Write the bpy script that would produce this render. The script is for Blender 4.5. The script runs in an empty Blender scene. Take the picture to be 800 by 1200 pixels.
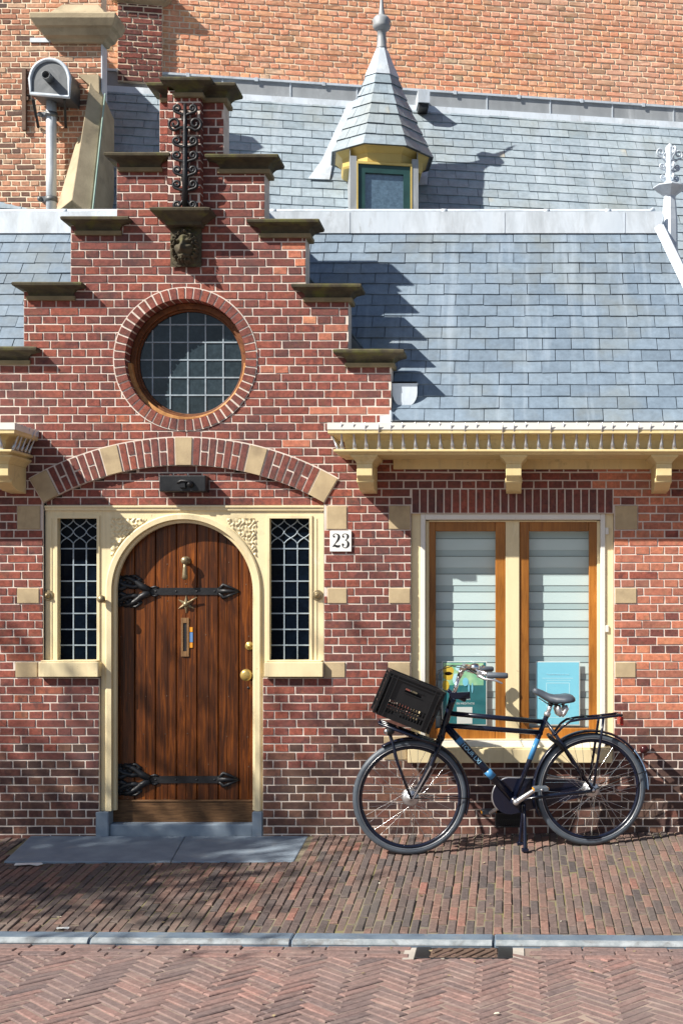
import bpy, math, random
from mathutils import Vector, Matrix
R = random.Random(7)
sin, cos, pi, rad = math.sin, math.cos, math.pi, math.radians
scene = bpy.context.scene
COL = scene.collection

# ------------------------------------------------------------------ camera, sky, sun, exposure
F, D0, VX, VY, HC = 1480.0, 8.0, 600.0, 690.0, 1.5676
cam = bpy.data.cameras.new('camera'); co = bpy.data.objects.new('camera', cam); COL.objects.link(co)
co.location = (0, -D0, HC); co.rotation_euler = (rad(90), 0, 0)
cam.sensor_width = 36; cam.lens = F / 1200 * 36
cam.shift_x = (400 - VX) / 1200; cam.shift_y = (VY - 600) / 1200
cam.clip_start = 0.05; cam.clip_end = 2000
scene.camera = co
SUN_EL, SUN_AZ = rad(40.5), rad(56)            # azimuth measured from the facade's normal towards the left
LIGHT = Vector((sin(SUN_AZ) * cos(SUN_EL), cos(SUN_AZ) * cos(SUN_EL), -sin(SUN_EL)))
w = bpy.data.worlds.new('World'); scene.world = w; w.use_nodes = True
nt = w.node_tree; nt.nodes.clear()
sky = nt.nodes.new('ShaderNodeTexSky'); sky.sky_type = 'NISHITA'; sky.sun_disc = False
sky.sun_elevation = SUN_EL; sky.sun_rotation = math.atan2(-LIGHT.x, -LIGHT.y)
bg = nt.nodes.new('ShaderNodeBackground'); bg.inputs[1].default_value = 0.06
wo = nt.nodes.new('ShaderNodeOutputWorld')
nt.links.new(sky.outputs[0], bg.inputs[0]); nt.links.new(bg.outputs[0], wo.inputs[0])
sl = bpy.data.lights.new('sun', 'SUN'); sl.energy = 5.0; sl.angle = rad(0.53); sl.color = (1, .94, .84)
so = bpy.data.objects.new('sun', sl); COL.objects.link(so); so.location = (-6, -6, 9)
so.rotation_euler = LIGHT.to_track_quat('-Z', 'Y').to_euler()
scene.view_settings.view_transform = 'Standard'; scene.view_settings.look = 'None'
scene.view_settings.gamma = 1; scene.view_settings.use_curve_mapping = False
scene.view_settings.exposure = 0.78
scene.cycles.use_denoising = True
scene.cycles.max_bounces = 8; scene.cycles.transparent_max_bounces = 12

def X(px, Y=0.0): return (px - VX) * (D0 + Y) / F
def Z(py, Y=0.0): return HC + (VY - py) * (D0 + Y) / F

# ------------------------------------------------------------------ materials
def mat_base(name):
    m = bpy.data.materials.new(name); m.use_nodes = True
    n = m.node_tree.nodes; n.clear()
    out = n.new('ShaderNodeOutputMaterial'); b = n.new('ShaderNodeBsdfPrincipled')
    m.node_tree.links.new(b.outputs[0], out.inputs[0])
    return m, n, m.node_tree.links, b
def ramp(n, stops, interp='LINEAR'):
    r = n.new('ShaderNodeValToRGB'); e = r.color_ramp.elements; r.color_ramp.interpolation = interp
    while len(e) < len(stops): e.new(0.5)
    for el, (p, c) in zip(e, stops):
        el.position = p; el.color = (*c, 1) if len(c) == 3 else c
    return r
def noise(n, l, coord, scale, detail=3, rough=.55, dist=0.0, vscale=None):
    t = n.new('ShaderNodeTexNoise'); t.inputs['Scale'].default_value = scale
    t.inputs['Detail'].default_value = detail; t.inputs['Roughness'].default_value = rough
    t.inputs['Distortion'].default_value = dist
    if vscale:
        mp = n.new('ShaderNodeMapping'); mp.inputs['Scale'].default_value = vscale
        l.new(coord, mp.inputs[0]); coord = mp.outputs[0]
    l.new(coord, t.inputs['Vector']); return t
def mixc(n, l, mode, fac, a, b):
    x = n.new('ShaderNodeMix'); x.data_type = 'RGBA'; x.blend_type = mode
    for s, v in ((0, fac), (6, a), (7, b)):
        if hasattr(v, 'is_output'): l.new(v, x.inputs[s])
        elif isinstance(v, (int, float)): x.inputs[s].default_value = v
        else: x.inputs[s].default_value = (*v, 1)
    return x.outputs[2]
def bump(n, l, b, height, strength, dist=.002):
    k = n.new('ShaderNodeBump'); k.inputs['Strength'].default_value = strength
    k.inputs['Distance'].default_value = dist
    l.new(height, k.inputs['Height']); l.new(k.outputs[0], b.inputs['Normal'])

def island_mat(name, stops, rough=.85, fine=40, fine_amt=.35, blotch=None, blotch_scale=2.0, blotch_amt=.5,
               bstr=.5, bscale=150, streak=None, interp='LINEAR', spec=.3, bdist=.002, corr=0, corr_scale=2.5, pale=None, mottle=()):
    m, n, l, b = mat_base(name)
    tc = n.new('ShaderNodeTexCoord').outputs['Object']
    g = n.new('ShaderNodeNewGeometry')
    r = ramp(n, stops, interp)
    if corr:
        cn = noise(n, l, tc, corr_scale, 3, .6); m1 = n.new('ShaderNodeMath'); m1.operation = 'MULTIPLY_ADD'; m1.inputs[1].default_value = corr * 2.6; m1.inputs[2].default_value = -corr * 1.3 + corr / 2
        l.new(cn.outputs[0], m1.inputs[0]); m2 = n.new('ShaderNodeMath'); m2.operation = 'MULTIPLY_ADD'; m2.inputs[1].default_value = 1 - corr; m2.use_clamp = True
        l.new(g.outputs['Random Per Island'], m2.inputs[0]); l.new(m1.outputs[0], m2.inputs[2]); l.new(m2.outputs[0], r.inputs[0])
    else: l.new(g.outputs['Random Per Island'], r.inputs[0])
    col = r.outputs[0]
    f = noise(n, l, tc, fine, 4, .65)
    fr = ramp(n, [(.25, (1 - fine_amt,) * 3), (.75, (1 + fine_amt,) * 3)]); l.new(f.outputs[0], fr.inputs[0])
    col = mixc(n, l, 'MULTIPLY', 1.0, col, fr.outputs[0])
    for k_, (mc, ms, lo_, hi_, am_) in enumerate(mottle):
        sh = n.new('ShaderNodeVectorMath'); sh.operation = 'ADD'; sh.inputs[1].default_value = (3.7 * k_ + 1, 5.1 * k_, 2.3 * k_); l.new(tc, sh.inputs[0])
        mn = noise(n, l, sh.outputs[0], ms, 4, .65, .5); mr = ramp(n, [(lo_, (0, 0, 0)), (hi_, (am_,) * 3)]); l.new(mn.outputs[0], mr.inputs[0]); col = mixc(n, l, 'MIX', mr.outputs[0], col, mc)
    if blotch:
        bn = noise(n, l, tc, blotch_scale, 5, .6)
        br = ramp(n, [(.48, (0, 0, 0)), (.68, (blotch_amt,) * 3)]); l.new(bn.outputs[0], br.inputs[0])
        col = mixc(n, l, 'MIX', br.outputs[0], col, blotch)
    if streak:
        sc, vs, c, lo, hi, amt = streak
        sn = noise(n, l, tc, sc, 4, .6, .3, vs)
        sr = ramp(n, [(lo, (0, 0, 0)), (hi, (amt,) * 3)]); l.new(sn.outputs[0], sr.inputs[0])
        col = mixc(n, l, 'MIX', sr.outputs[0], col, c)
    if pale:
        pc, ps_, plo, phi, pam = pale
        pn = noise(n, l, tc, ps_, 6, .7, .6); pr3 = ramp(n, [(plo, (0, 0, 0)), (phi, (pam,) * 3)]); l.new(pn.outputs[0], pr3.inputs[0]); col = mixc(n, l, 'MIX', pr3.outputs[0], col, pc)
    l.new(col, b.inputs['Base Color']); b.inputs['Roughness'].default_value = rough
    b.inputs['Specular IOR Level'].default_value = spec
    bn2 = noise(n, l, tc, bscale, 4, .7); bump(n, l, b, bn2.outputs[0], bstr, bdist)
    return m

def plain_mat(name, c1, c2=None, scale=8, rough=.6, metal=0.0, bstr=.15, bscale=60, spec=.5, coat=0.0,
              stain=None, stain_scale=3, stain_rng=(.55, .7), vscale=None, bdist=.002, detail=4, chips=None):
    m, n, l, b = mat_base(name)
    tc = n.new('ShaderNodeTexCoord').outputs['Object']
    if c2 is None: c2 = tuple(x * .8 for x in c1)
    f = noise(n, l, tc, scale, detail, .6, 0, vscale)
    r = ramp(n, [(.3, c2), (.7, c1)]); l.new(f.outputs[0], r.inputs[0]); col = r.outputs[0]
    if stain:
        s = noise(n, l, tc, stain_scale, 6, .65, .4, vscale)
        sr = ramp(n, [(stain_rng[0], (0, 0, 0)), (stain_rng[1], (.8,) * 3)]); l.new(s.outputs[0], sr.inputs[0])
        col = mixc(n, l, 'MIX', sr.outputs[0], col, stain)
    for cc0, cs0, lo0, hi0, am0, vs0 in (chips or ()):
        q0 = noise(n, l, tc, cs0, 5, .7, .8, vs0); q1 = ramp(n, [(lo0, (0, 0, 0)), (hi0, (am0,) * 3)]); l.new(q0.outputs[0], q1.inputs[0]); col = mixc(n, l, 'MIX', q1.outputs[0], col, cc0)
    l.new(col, b.inputs['Base Color']); b.inputs['Roughness'].default_value = rough
    b.inputs['Metallic'].default_value = metal; b.inputs['Specular IOR Level'].default_value = spec
    b.inputs['Coat Weight'].default_value = coat; b.inputs['Coat Roughness'].default_value = .08
    if bstr:
        bn = noise(n, l, tc, bscale, 4, .65); bump(n, l, b, bn.outputs[0], bstr, bdist)
    return m

M = {}
MOT = (((.16, .085, .055), 17, .52, .7, .6), ((.06, .033, .036), 13, .53, .70, .7), ((.36, .115, .06), 19, .58, .76, .5))
M['brick'] = island_mat('facade brick', [(0, (.075, .042, .042)), (.12, (.125, .052, .048)), (.3, (.18, .061, .051)), (.6, (.24, .070, .053)),
            (.88, (.30, .087, .056)), (.97, (.37, .12, .065)), (1, (.27, .13, .08))], fine=34, fine_amt=.45, corr=.42, corr_scale=1.8, mottle=MOT,
            blotch=(.09, .052, .054), blotch_scale=1.0, blotch_amt=.6, bscale=220, bstr=.8, bdist=.003, pale=((.46, .37, .33), 3.2, .66, .82, .4))
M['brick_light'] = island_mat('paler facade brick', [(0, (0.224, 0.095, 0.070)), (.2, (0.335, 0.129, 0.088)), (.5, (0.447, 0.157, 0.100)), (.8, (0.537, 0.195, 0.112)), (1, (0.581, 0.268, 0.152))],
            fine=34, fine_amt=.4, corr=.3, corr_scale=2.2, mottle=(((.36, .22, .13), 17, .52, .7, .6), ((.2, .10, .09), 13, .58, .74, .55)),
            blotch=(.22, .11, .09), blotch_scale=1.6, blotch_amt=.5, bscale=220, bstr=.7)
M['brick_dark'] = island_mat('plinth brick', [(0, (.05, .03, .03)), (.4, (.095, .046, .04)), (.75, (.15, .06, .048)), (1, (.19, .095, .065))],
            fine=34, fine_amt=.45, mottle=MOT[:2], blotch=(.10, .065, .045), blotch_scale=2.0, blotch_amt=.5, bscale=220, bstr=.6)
M['mortar'] = plain_mat('lime mortar', (.74, .66, .59), (.58, .50, .44), 14, .95, bstr=.5, bscale=180, stain=(.36, .31, .27), stain_scale=2.6, stain_rng=(.58, .78))
M['church_brick'] = island_mat('church brick', [(0, (0.331, 0.231, 0.130)), (.1, (0.534, 0.291, 0.173)), (.4, (0.681, 0.291, 0.173)), (.6, (0.699, 0.368, 0.243)),
            (.85, (0.754, 0.385, 0.207)), (.95, (0.644, 0.445, 0.312)), (1, (0.460, 0.368, 0.234))], fine=30, fine_amt=.3, corr=.3, corr_scale=1.2, mottle=(((.5, .33, .2), 12, .55, .72, .6), ((.85, .62, .45), 15, .56, .74, .6)), blotch=(.66, .44, .35), blotch_scale=.7, blotch_amt=.6, bstr=.9, bscale=120)
M['church_mortar'] = plain_mat('church mortar', (.82, .71, .55), (.66, .56, .42), 10, .95, bstr=.8, bscale=90)
M['butt_brick'] = island_mat('buttress brick', [(0, (.10, .065, .055)), (.2, (.27, .12, .075)), (.5, (.46, .21, .13)), (.8, (.56, .28, .17)), (1, (.50, .34, .23))],
            fine=30, fine_amt=.4, blotch=(.16, .09, .07), blotch_scale=1.6, blotch_amt=.5, bstr=.9, bscale=120)
M['sandstone'] = plain_mat('sandstone', (.50, .395, .24), (.37, .285, .175), 9, .9, bstr=.5, bscale=130, stain=(.23, .17, .11), stain_scale=4, stain_rng=(.55, .74))
M['coping'] = plain_mat('mossy coping stone', (.10, .085, .052), (.045, .038, .026), 14, .95, bstr=.8, bscale=90, stain=(.12, .125, .03), stain_scale=7, stain_rng=(.5, .66))
M['old_stone'] = plain_mat('weathered church stone', (.48, .40, .27), (.33, .27, .18), 5, .95, bstr=.8, bscale=70, stain=(.20, .17, .12), stain_scale=3.5, stain_rng=(.56, .72))
M['bluestone'] = plain_mat('bluestone', (.25, .31, .375), (.17, .215, .27), 7, .7, bstr=.5, bscale=120, stain=(.27, .29, .31), stain_scale=6, stain_rng=(.58, .75))
M['kerb_stone'] = plain_mat('blue kerb stone', (.15, .20, .26), (.085, .12, .165), 6, .7, bstr=.6, bscale=90, stain=(.22, .22, .21), stain_scale=9, stain_rng=(.55, .72))
M['kerb_worn'] = plain_mat('worn kerb edge', (.34, .37, .39), (.17, .2, .22), 14, .8, bstr=.6, bscale=90, stain=(.13, .13, .13), stain_scale=11, stain_rng=(.52, .66))
M['slate'] = island_mat('roof slate', [(0, (0.126, 0.170, 0.222)), (.3, (0.150, 0.201, 0.262)), (.6, (0.168, 0.222, 0.285)), (.95, (0.190, 0.246, 0.306)), (.985, (0.228, 0.257, 0.274)), (1, (0.276, 0.234, 0.182))],
            rough=.5, fine=22, fine_amt=.2, corr=.2, corr_scale=1.5, blotch=(.19, .195, .165), blotch_scale=2.1, blotch_amt=.4, bscale=45, bstr=.5,
            streak=(9, (1, .09, .09), (.36, .43, .51), .54, .78, .55), spec=.5, bdist=.003)
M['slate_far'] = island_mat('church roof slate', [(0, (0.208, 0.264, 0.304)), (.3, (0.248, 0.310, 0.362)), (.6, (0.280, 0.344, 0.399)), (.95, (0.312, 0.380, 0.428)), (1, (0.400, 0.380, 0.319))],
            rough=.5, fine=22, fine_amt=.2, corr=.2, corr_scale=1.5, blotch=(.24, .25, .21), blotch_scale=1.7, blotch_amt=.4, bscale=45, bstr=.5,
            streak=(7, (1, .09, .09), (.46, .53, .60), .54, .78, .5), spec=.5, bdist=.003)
M['zinc'] = plain_mat('weathered zinc', (.66, .72, .79), (.50, .57, .65), 5, .5, metal=.1, bstr=.15, bscale=20, stain=(.36, .40, .44), stain_scale=5, stain_rng=(.46, .66), chips=(((.28, .29, .29), 16, .6, .74, .6, (1, 1, .25)),), vscale=(1, 1, .3))
M['zinc_dark'] = plain_mat('dull zinc', (.15, .16, .17), (.1, .11, .12), 8, .5, metal=.4, bstr=.15, bscale=30, stain=(.22, .23, .24), stain_scale=5)
M['copper'] = plain_mat('green copper strip', (.30, .42, .37), (.2, .3, .26), 10, .8)
CH = (((.50, .42, .26), 3, .5, .8, .5, (9, 9, .5)), ((.34, .27, .17), 34, .66, .71, .8, None), ((.9, .82, .62), 12, .6, .75, .5, (1, 1, .4)))
M['cream'] = plain_mat('cream paint', (.78, .67, .42), (.73, .61, .37), 5, .5, bstr=.3, bscale=30, stain=(.46, .37, .22), stain_scale=7, stain_rng=(.62, .8), coat=.05, vscale=(1, 1, .45), chips=CH)
M['ochre'] = plain_mat('ochre yellow paint', (.62, .47, .15), (.54, .40, .12), 7, .5, bstr=.1, stain=(.4, .3, .1), stain_scale=9, stain_rng=(.62, .75))
M['cornice'] = plain_mat('cornice paint', (.76, .62, .32), (.67, .53, .26), 6, .5, chips=CH, bstr=.25, stain=(.36, .27, .12), stain_scale=9, stain_rng=(.58, .76))
M['white'] = plain_mat('white paint', (.78, .77, .72), (.70, .69, .64), 6, .45, bstr=.08, stain=(.5, .45, .36), stain_scale=10, stain_rng=(.64, .78))
M['iron'] = plain_mat('black wrought iron', (.022, .023, .026), (.012, .013, .016), 18, .42, metal=.3, bstr=.6, bscale=60)
M['rust'] = plain_mat('rusted iron', (.17, .105, .075), (.09, .06, .045), 18, .8, metal=.2, bstr=.5)
M['brass'] = plain_mat('aged brass', (.62, .45, .14), (.45, .31, .10), 25, .32, metal=.55, bstr=.1)
M['bronze'] = plain_mat('dull bronze', (.36, .29, .17), (.2, .155, .09), 25, .38, metal=.45, bstr=.2)
M['copper_mail'] = plain_mat('copper letter plate', (.46, .27, .13), (.33, .19, .10), 25, .35, metal=.8, bstr=.1)
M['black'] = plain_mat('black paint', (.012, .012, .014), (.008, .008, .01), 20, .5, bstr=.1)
M['lead'] = plain_mat('lead came', (.34, .41, .47), (.24, .30, .35), 30, .5, metal=.15, bstr=.2)
M['green_paint'] = plain_mat('dark green paint', (.02, .07, .068), (.015, .05, .05), 10, .4, bstr=.1)
M['tyre'] = plain_mat('tyre rubber', (.085, .105, .13), (.065, .08, .10), 20, .5, bstr=.2, bscale=200)
M['bike_paint'] = plain_mat('dark blue bicycle paint', (.006, .009, .024), (.005, .007, .018), 10, .25, bstr=0, coat=.3, spec=.35)
M['blue_decal'] = plain_mat('blue decal', (.05, .22, .45), (.045, .2, .42), 10, .35, bstr=0)
M['pale_decal'] = plain_mat('pale blue lettering', (.30, .58, .8), (.28, .55, .75), 10, .35, bstr=0)
M['fender_blue'] = plain_mat('grey blue mudguard end', (.19, .28, .42), (.16, .25, .38), 10, .3, bstr=0, coat=.4)
M['chrome'] = plain_mat('chrome', (.78, .78, .78), (.7, .7, .7), 10, .15, metal=1, bstr=0)
M['alloy'] = plain_mat('brushed alloy', (.62, .62, .63), (.5, .5, .52), 20, .33, metal=.85, bstr=.05)
M['saddle'] = plain_mat('saddle cover', (.06, .075, .10), (.045, .058, .078), 20, .45, bstr=.15, bscale=200)
M['plastic'] = plain_mat('black crate plastic', (.009, .009, .010), (.006, .006, .007), 20, .4, bstr=.1)
M['red'] = plain_mat('red reflector', (.35, .015, .015), (.25, .01, .01), 10, .2, bstr=0)
M['dark_red'] = plain_mat('dark red lens', (.06, .01, .012), (.04, .008, .01), 10, .25, bstr=0)
M['amber'] = plain_mat('amber tag', (.75, .32, .03), (.65, .26, .02), 10, .4, bstr=0)
M['tag_blue'] = plain_mat('blue tag', (.12, .25, .5), (.1, .2, .42), 10, .4, bstr=0)
M['pave'] = island_mat('pavement clinker', [(0, (.075, .066, .066)), (.2, (.105, .084, .08)), (.42, (.14, .10, .09)), (.65, (.175, .115, .096)), (.86, (.22, .125, .10)), (1, (.29, .125, .10))],
            fine=45, fine_amt=.35, corr=.25, corr_scale=2.5, blotch=(.13, .115, .10), blotch_scale=1.6, blotch_amt=.55, bscale=160, bstr=.8, pale=((.3, .26, .21), 5, .62, .78, .35))
M['pave_joint'] = plain_mat('sandy joint', (.22, .185, .13), (.13, .115, .085), 12, 1, bstr=.6, stain=(.17, .155, .05), stain_scale=3.5, stain_rng=(.5, .64))
M['road'] = island_mat('road clinker', [(0, (.13, .10, .10)), (.3, (.175, .123, .115)), (.6, (.21, .137, .123)), (.85, (.245, .148, .13)), (1, (.295, .158, .135))],
            fine=45, fine_amt=.4, corr=.3, corr_scale=2, mottle=(((.14, .11, .105), 9, .52, .7, .6), ((.30, .2, .17), 16, .56, .74, .5)), blotch=(.2, .15, .14), blotch_scale=1.5, blotch_amt=.5, bscale=160, bstr=.9, pale=((.36, .29, .25), 3, .56, .78, .4))
M['road_joint'] = plain_mat('pale sand joint', (.34, .26, .21), (.13, .10, .09), 5, 1, bstr=.5)
M['ground'] = plain_mat('dark street clinker', (.11, .085, .078), (.075, .06, .055), 4, .9, bstr=.4)
M['lead_grey'] = plain_mat('grey lead sheet', (.36, .385, .41), (.26, .28, .30), 7, .55, metal=.1, bstr=.2, stain=(.5, .53, .56), stain_scale=5, vscale=(1, 1, .3))
M['coping_pale'] = plain_mat('pale coping stone', (.25, .20, .115), (.17, .14, .08), 12, .95, bstr=.6)
M['concrete'] = plain_mat('pale concrete', (.46, .42, .37), (.36, .33, .29), 14, .9, bstr=.5, bscale=120)
M['poster_blue'] = plain_mat('pale blue poster', (.24, .62, .78), (.22, .58, .75), 3, .6, bstr=0)
M['poster_pale'] = plain_mat('pale poster print', (.55, .80, .88), (.5, .77, .86), 3, .6, bstr=0)
M['poster_teal'] = plain_mat('dark teal poster', (.012, .13, .15), (.02, .19, .22), 7, .6, bstr=0)
M['poster_green'] = plain_mat('leafy green print', (.45, .68, .40), (.10, .40, .25), 14, .6, bstr=0, detail=1)
M['poster_yellow'] = plain_mat('yellow print', (.80, .55, .06), (.65, .4, .03), 20, .6, bstr=0)
M['paper'] = plain_mat('white paper', (.8, .8, .78), (.74, .74, .72), 4, .7, bstr=0)
M['bark'] = plain_mat('tree bark', (.12, .10, .08), (.07, .06, .05), 14, .9, bstr=.8)
M['dry_leaf'] = island_mat('dry leaf specks', [(0, (.12, .08, .04)), (.5, (.3, .24, .14)), (1, (.62, .58, .48))], fine_amt=.2)
M['leaf'] = island_mat('young leaves', [(0, (.05, .09, .02)), (1, (.11, .16, .04))], fine_amt=.1)
M['plaster'] = plain_mat('dim interior plaster', (.12, .11, .10), (.1, .09, .08), 4, .9, bstr=0)

# wood
def wood_mat(name, c_dark, c_mid, c_light, vs, rough, coat, sc=6):
    m, n, l, b = mat_base(name)
    tc = n.new('ShaderNodeTexCoord').outputs['Object']
    g = n.new('ShaderNodeNewGeometry').outputs['Random Per Island']
    off = n.new('ShaderNodeVectorMath'); off.operation = 'MULTIPLY_ADD'
    cmb = n.new('ShaderNodeCombineXYZ')
    for k in range(3): l.new(g, cmb.inputs[k])
    off.inputs[1].default_value = (7, 3, 9); l.new(cmb.outputs[0], off.inputs[0]); l.new(tc, off.inputs[2])
    a = noise(n, l, off.outputs[0], sc, 6, .68, 1.2, vs)
    r = ramp(n, [(.28, c_dark), (.5, c_mid), (.74, c_light)]); l.new(a.outputs[0], r.inputs[0])
    bg_ = noise(n, l, tc, 1.7, 3, .5); br = ramp(n, [(.35, (.62,) * 3), (.65, (1.15,) * 3)]); l.new(bg_.outputs[0], br.inputs[0])
    col = mixc(n, l, 'MULTIPLY', 1.0, r.outputs[0], br.outputs[0])
    ir = ramp(n, [(0, (.75,) * 3), (1, (1.15,) * 3)]); l.new(g, ir.inputs[0])
    col = mixc(n, l, 'MULTIPLY', 1.0, col, ir.outputs[0])
    l.new(col, b.inputs['Base Color']); b.inputs['Roughness'].default_value = rough
    b.inputs['Coat Weight'].default_value = coat; b.inputs['Coat Roughness'].default_value = .2; b.inputs['Specular IOR Level'].default_value = .3
    bump(n, l, b, a.outputs[0], .35, .002)
    return m
M['door_wood'] = wood_mat('varnished oak door', (.018, .005, .0015), (.10, .025, .0032), (.31, .086, .008), (8, 8, .4), .42, .1)
M['kick_wood'] = wood_mat('scuffed kick board', (.045, .022, .010), (.12, .06, .025), (.20, .11, .05), (1.2, 5, 14), .6, .05)
M['sash_wood'] = wood_mat('orange sash wood', (.22, .075, .012), (.36, .135, .02), (.46, .19, .035), (8, 8, .6), .4, .3)
M['round_wood'] = wood_mat('weathered orange wood', (.30, .13, .04), (.55, .27, .09), (.68, .38, .16), (3, 3, 3), .6, .05)

M['round_shaded'] = wood_mat('shaded window wood', (.06, .022, .010), (.17, .06, .02), (.27, .11, .04), (3, 3, 3), .6, .05)  # shaded copy of the rim wood, frame's shadow put into the darker colour
def glass_mat(name, refl, tint=(1, 1, 1)):
    m = bpy.data.materials.new(name); m.use_nodes = True; n = m.node_tree.nodes; l = m.node_tree.links; n.clear()
    out = n.new('ShaderNodeOutputMaterial'); mx = n.new('ShaderNodeMixShader')
    t = n.new('ShaderNodeBsdfTransparent'); t.inputs[0].default_value = (*tint, 1)
    g = n.new('ShaderNodeBsdfGlossy'); g.inputs['Roughness'].default_value = .0
    lw = n.new('ShaderNodeLayerWeight'); pw = n.new('ShaderNodeMath'); pw.operation = 'POWER'; pw.inputs[1].default_value = 5
    ma = n.new('ShaderNodeMath'); ma.operation = 'MULTIPLY_ADD'; ma.inputs[1].default_value = .9; ma.inputs[2].default_value = refl
    l.new(lw.outputs['Facing'], pw.inputs[0]); l.new(pw.outputs[0], ma.inputs[0]); l.new(ma.outputs[0], mx.inputs[0]); l.new(t.outputs[0], mx.inputs[1]); l.new(g.outputs[0], mx.inputs[2]); l.new(mx.outputs[0], out.inputs[0])
    return m
M['glass'] = glass_mat('window glass', .06, (.93, .97, .97))
def dark_glass(name, c, rough=.06, spec=.3, ior=1.35):
    m, n, l, b = mat_base(name)
    tc = n.new('ShaderNodeTexCoord').outputs['Object']; g = n.new('ShaderNodeNewGeometry').outputs['Random Per Island']
    r = ramp(n, [(0, tuple(x * .75 for x in c)), (1, tuple(x * 1.2 for x in c))]); l.new(g, r.inputs[0])
    f = noise(n, l, tc, 30, 6, .75); fr = ramp(n, [(.4, (.8,) * 3), (.75, (1.6,) * 3)]); l.new(f.outputs[0], fr.inputs[0])
    l.new(mixc(n, l, 'MULTIPLY', 1.0, r.outputs[0], fr.outputs[0]), b.inputs['Base Color'])
    b.inputs['Roughness'].default_value = rough; b.inputs['Specular IOR Level'].default_value = spec; b.inputs['IOR'].default_value = ior
    bn = noise(n, l, tc, 14, 2, .5); bump(n, l, b, bn.outputs[0], .12, .002)
    return m
M['leaded_glass'] = dark_glass('dark leaded glass', (.003, .006, .012), .05, .1, 1.25)
M['round_glass'] = dark_glass('blue grey leaded glass', (.024, .037, .046), .1, .6)
M['dormer_glass'] = dark_glass('sky tinted dormer glass', (.08, .13, .18), .04, .5, 2.2)  # sky reflection partly put into the blue base colour

def blind_mat():
    m, n, l, b = mat_base('double roller blind fabric')
    tc = n.new('ShaderNodeTexCoord').outputs['Object']
    f = noise(n, l, tc, 3, 2); r = ramp(n, [(.3, (.60, .70, .71)), (.7, (.67, .77, .78))]); l.new(f.outputs[0], r.inputs[0])
    l.new(r.outputs[0], b.inputs['Base Color']); b.inputs['Roughness'].default_value = .8
    return m
M['blind'] = blind_mat()
M['blind_sheer'] = plain_mat('sheer blind band', (.46, .56, .58), (.42, .52, .54), 3, .8, bstr=0)
M['blind_edge'] = plain_mat('blind band seam', (.14, .18, .19), (.12, .16, .17), 3, .8, bstr=0)

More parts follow.
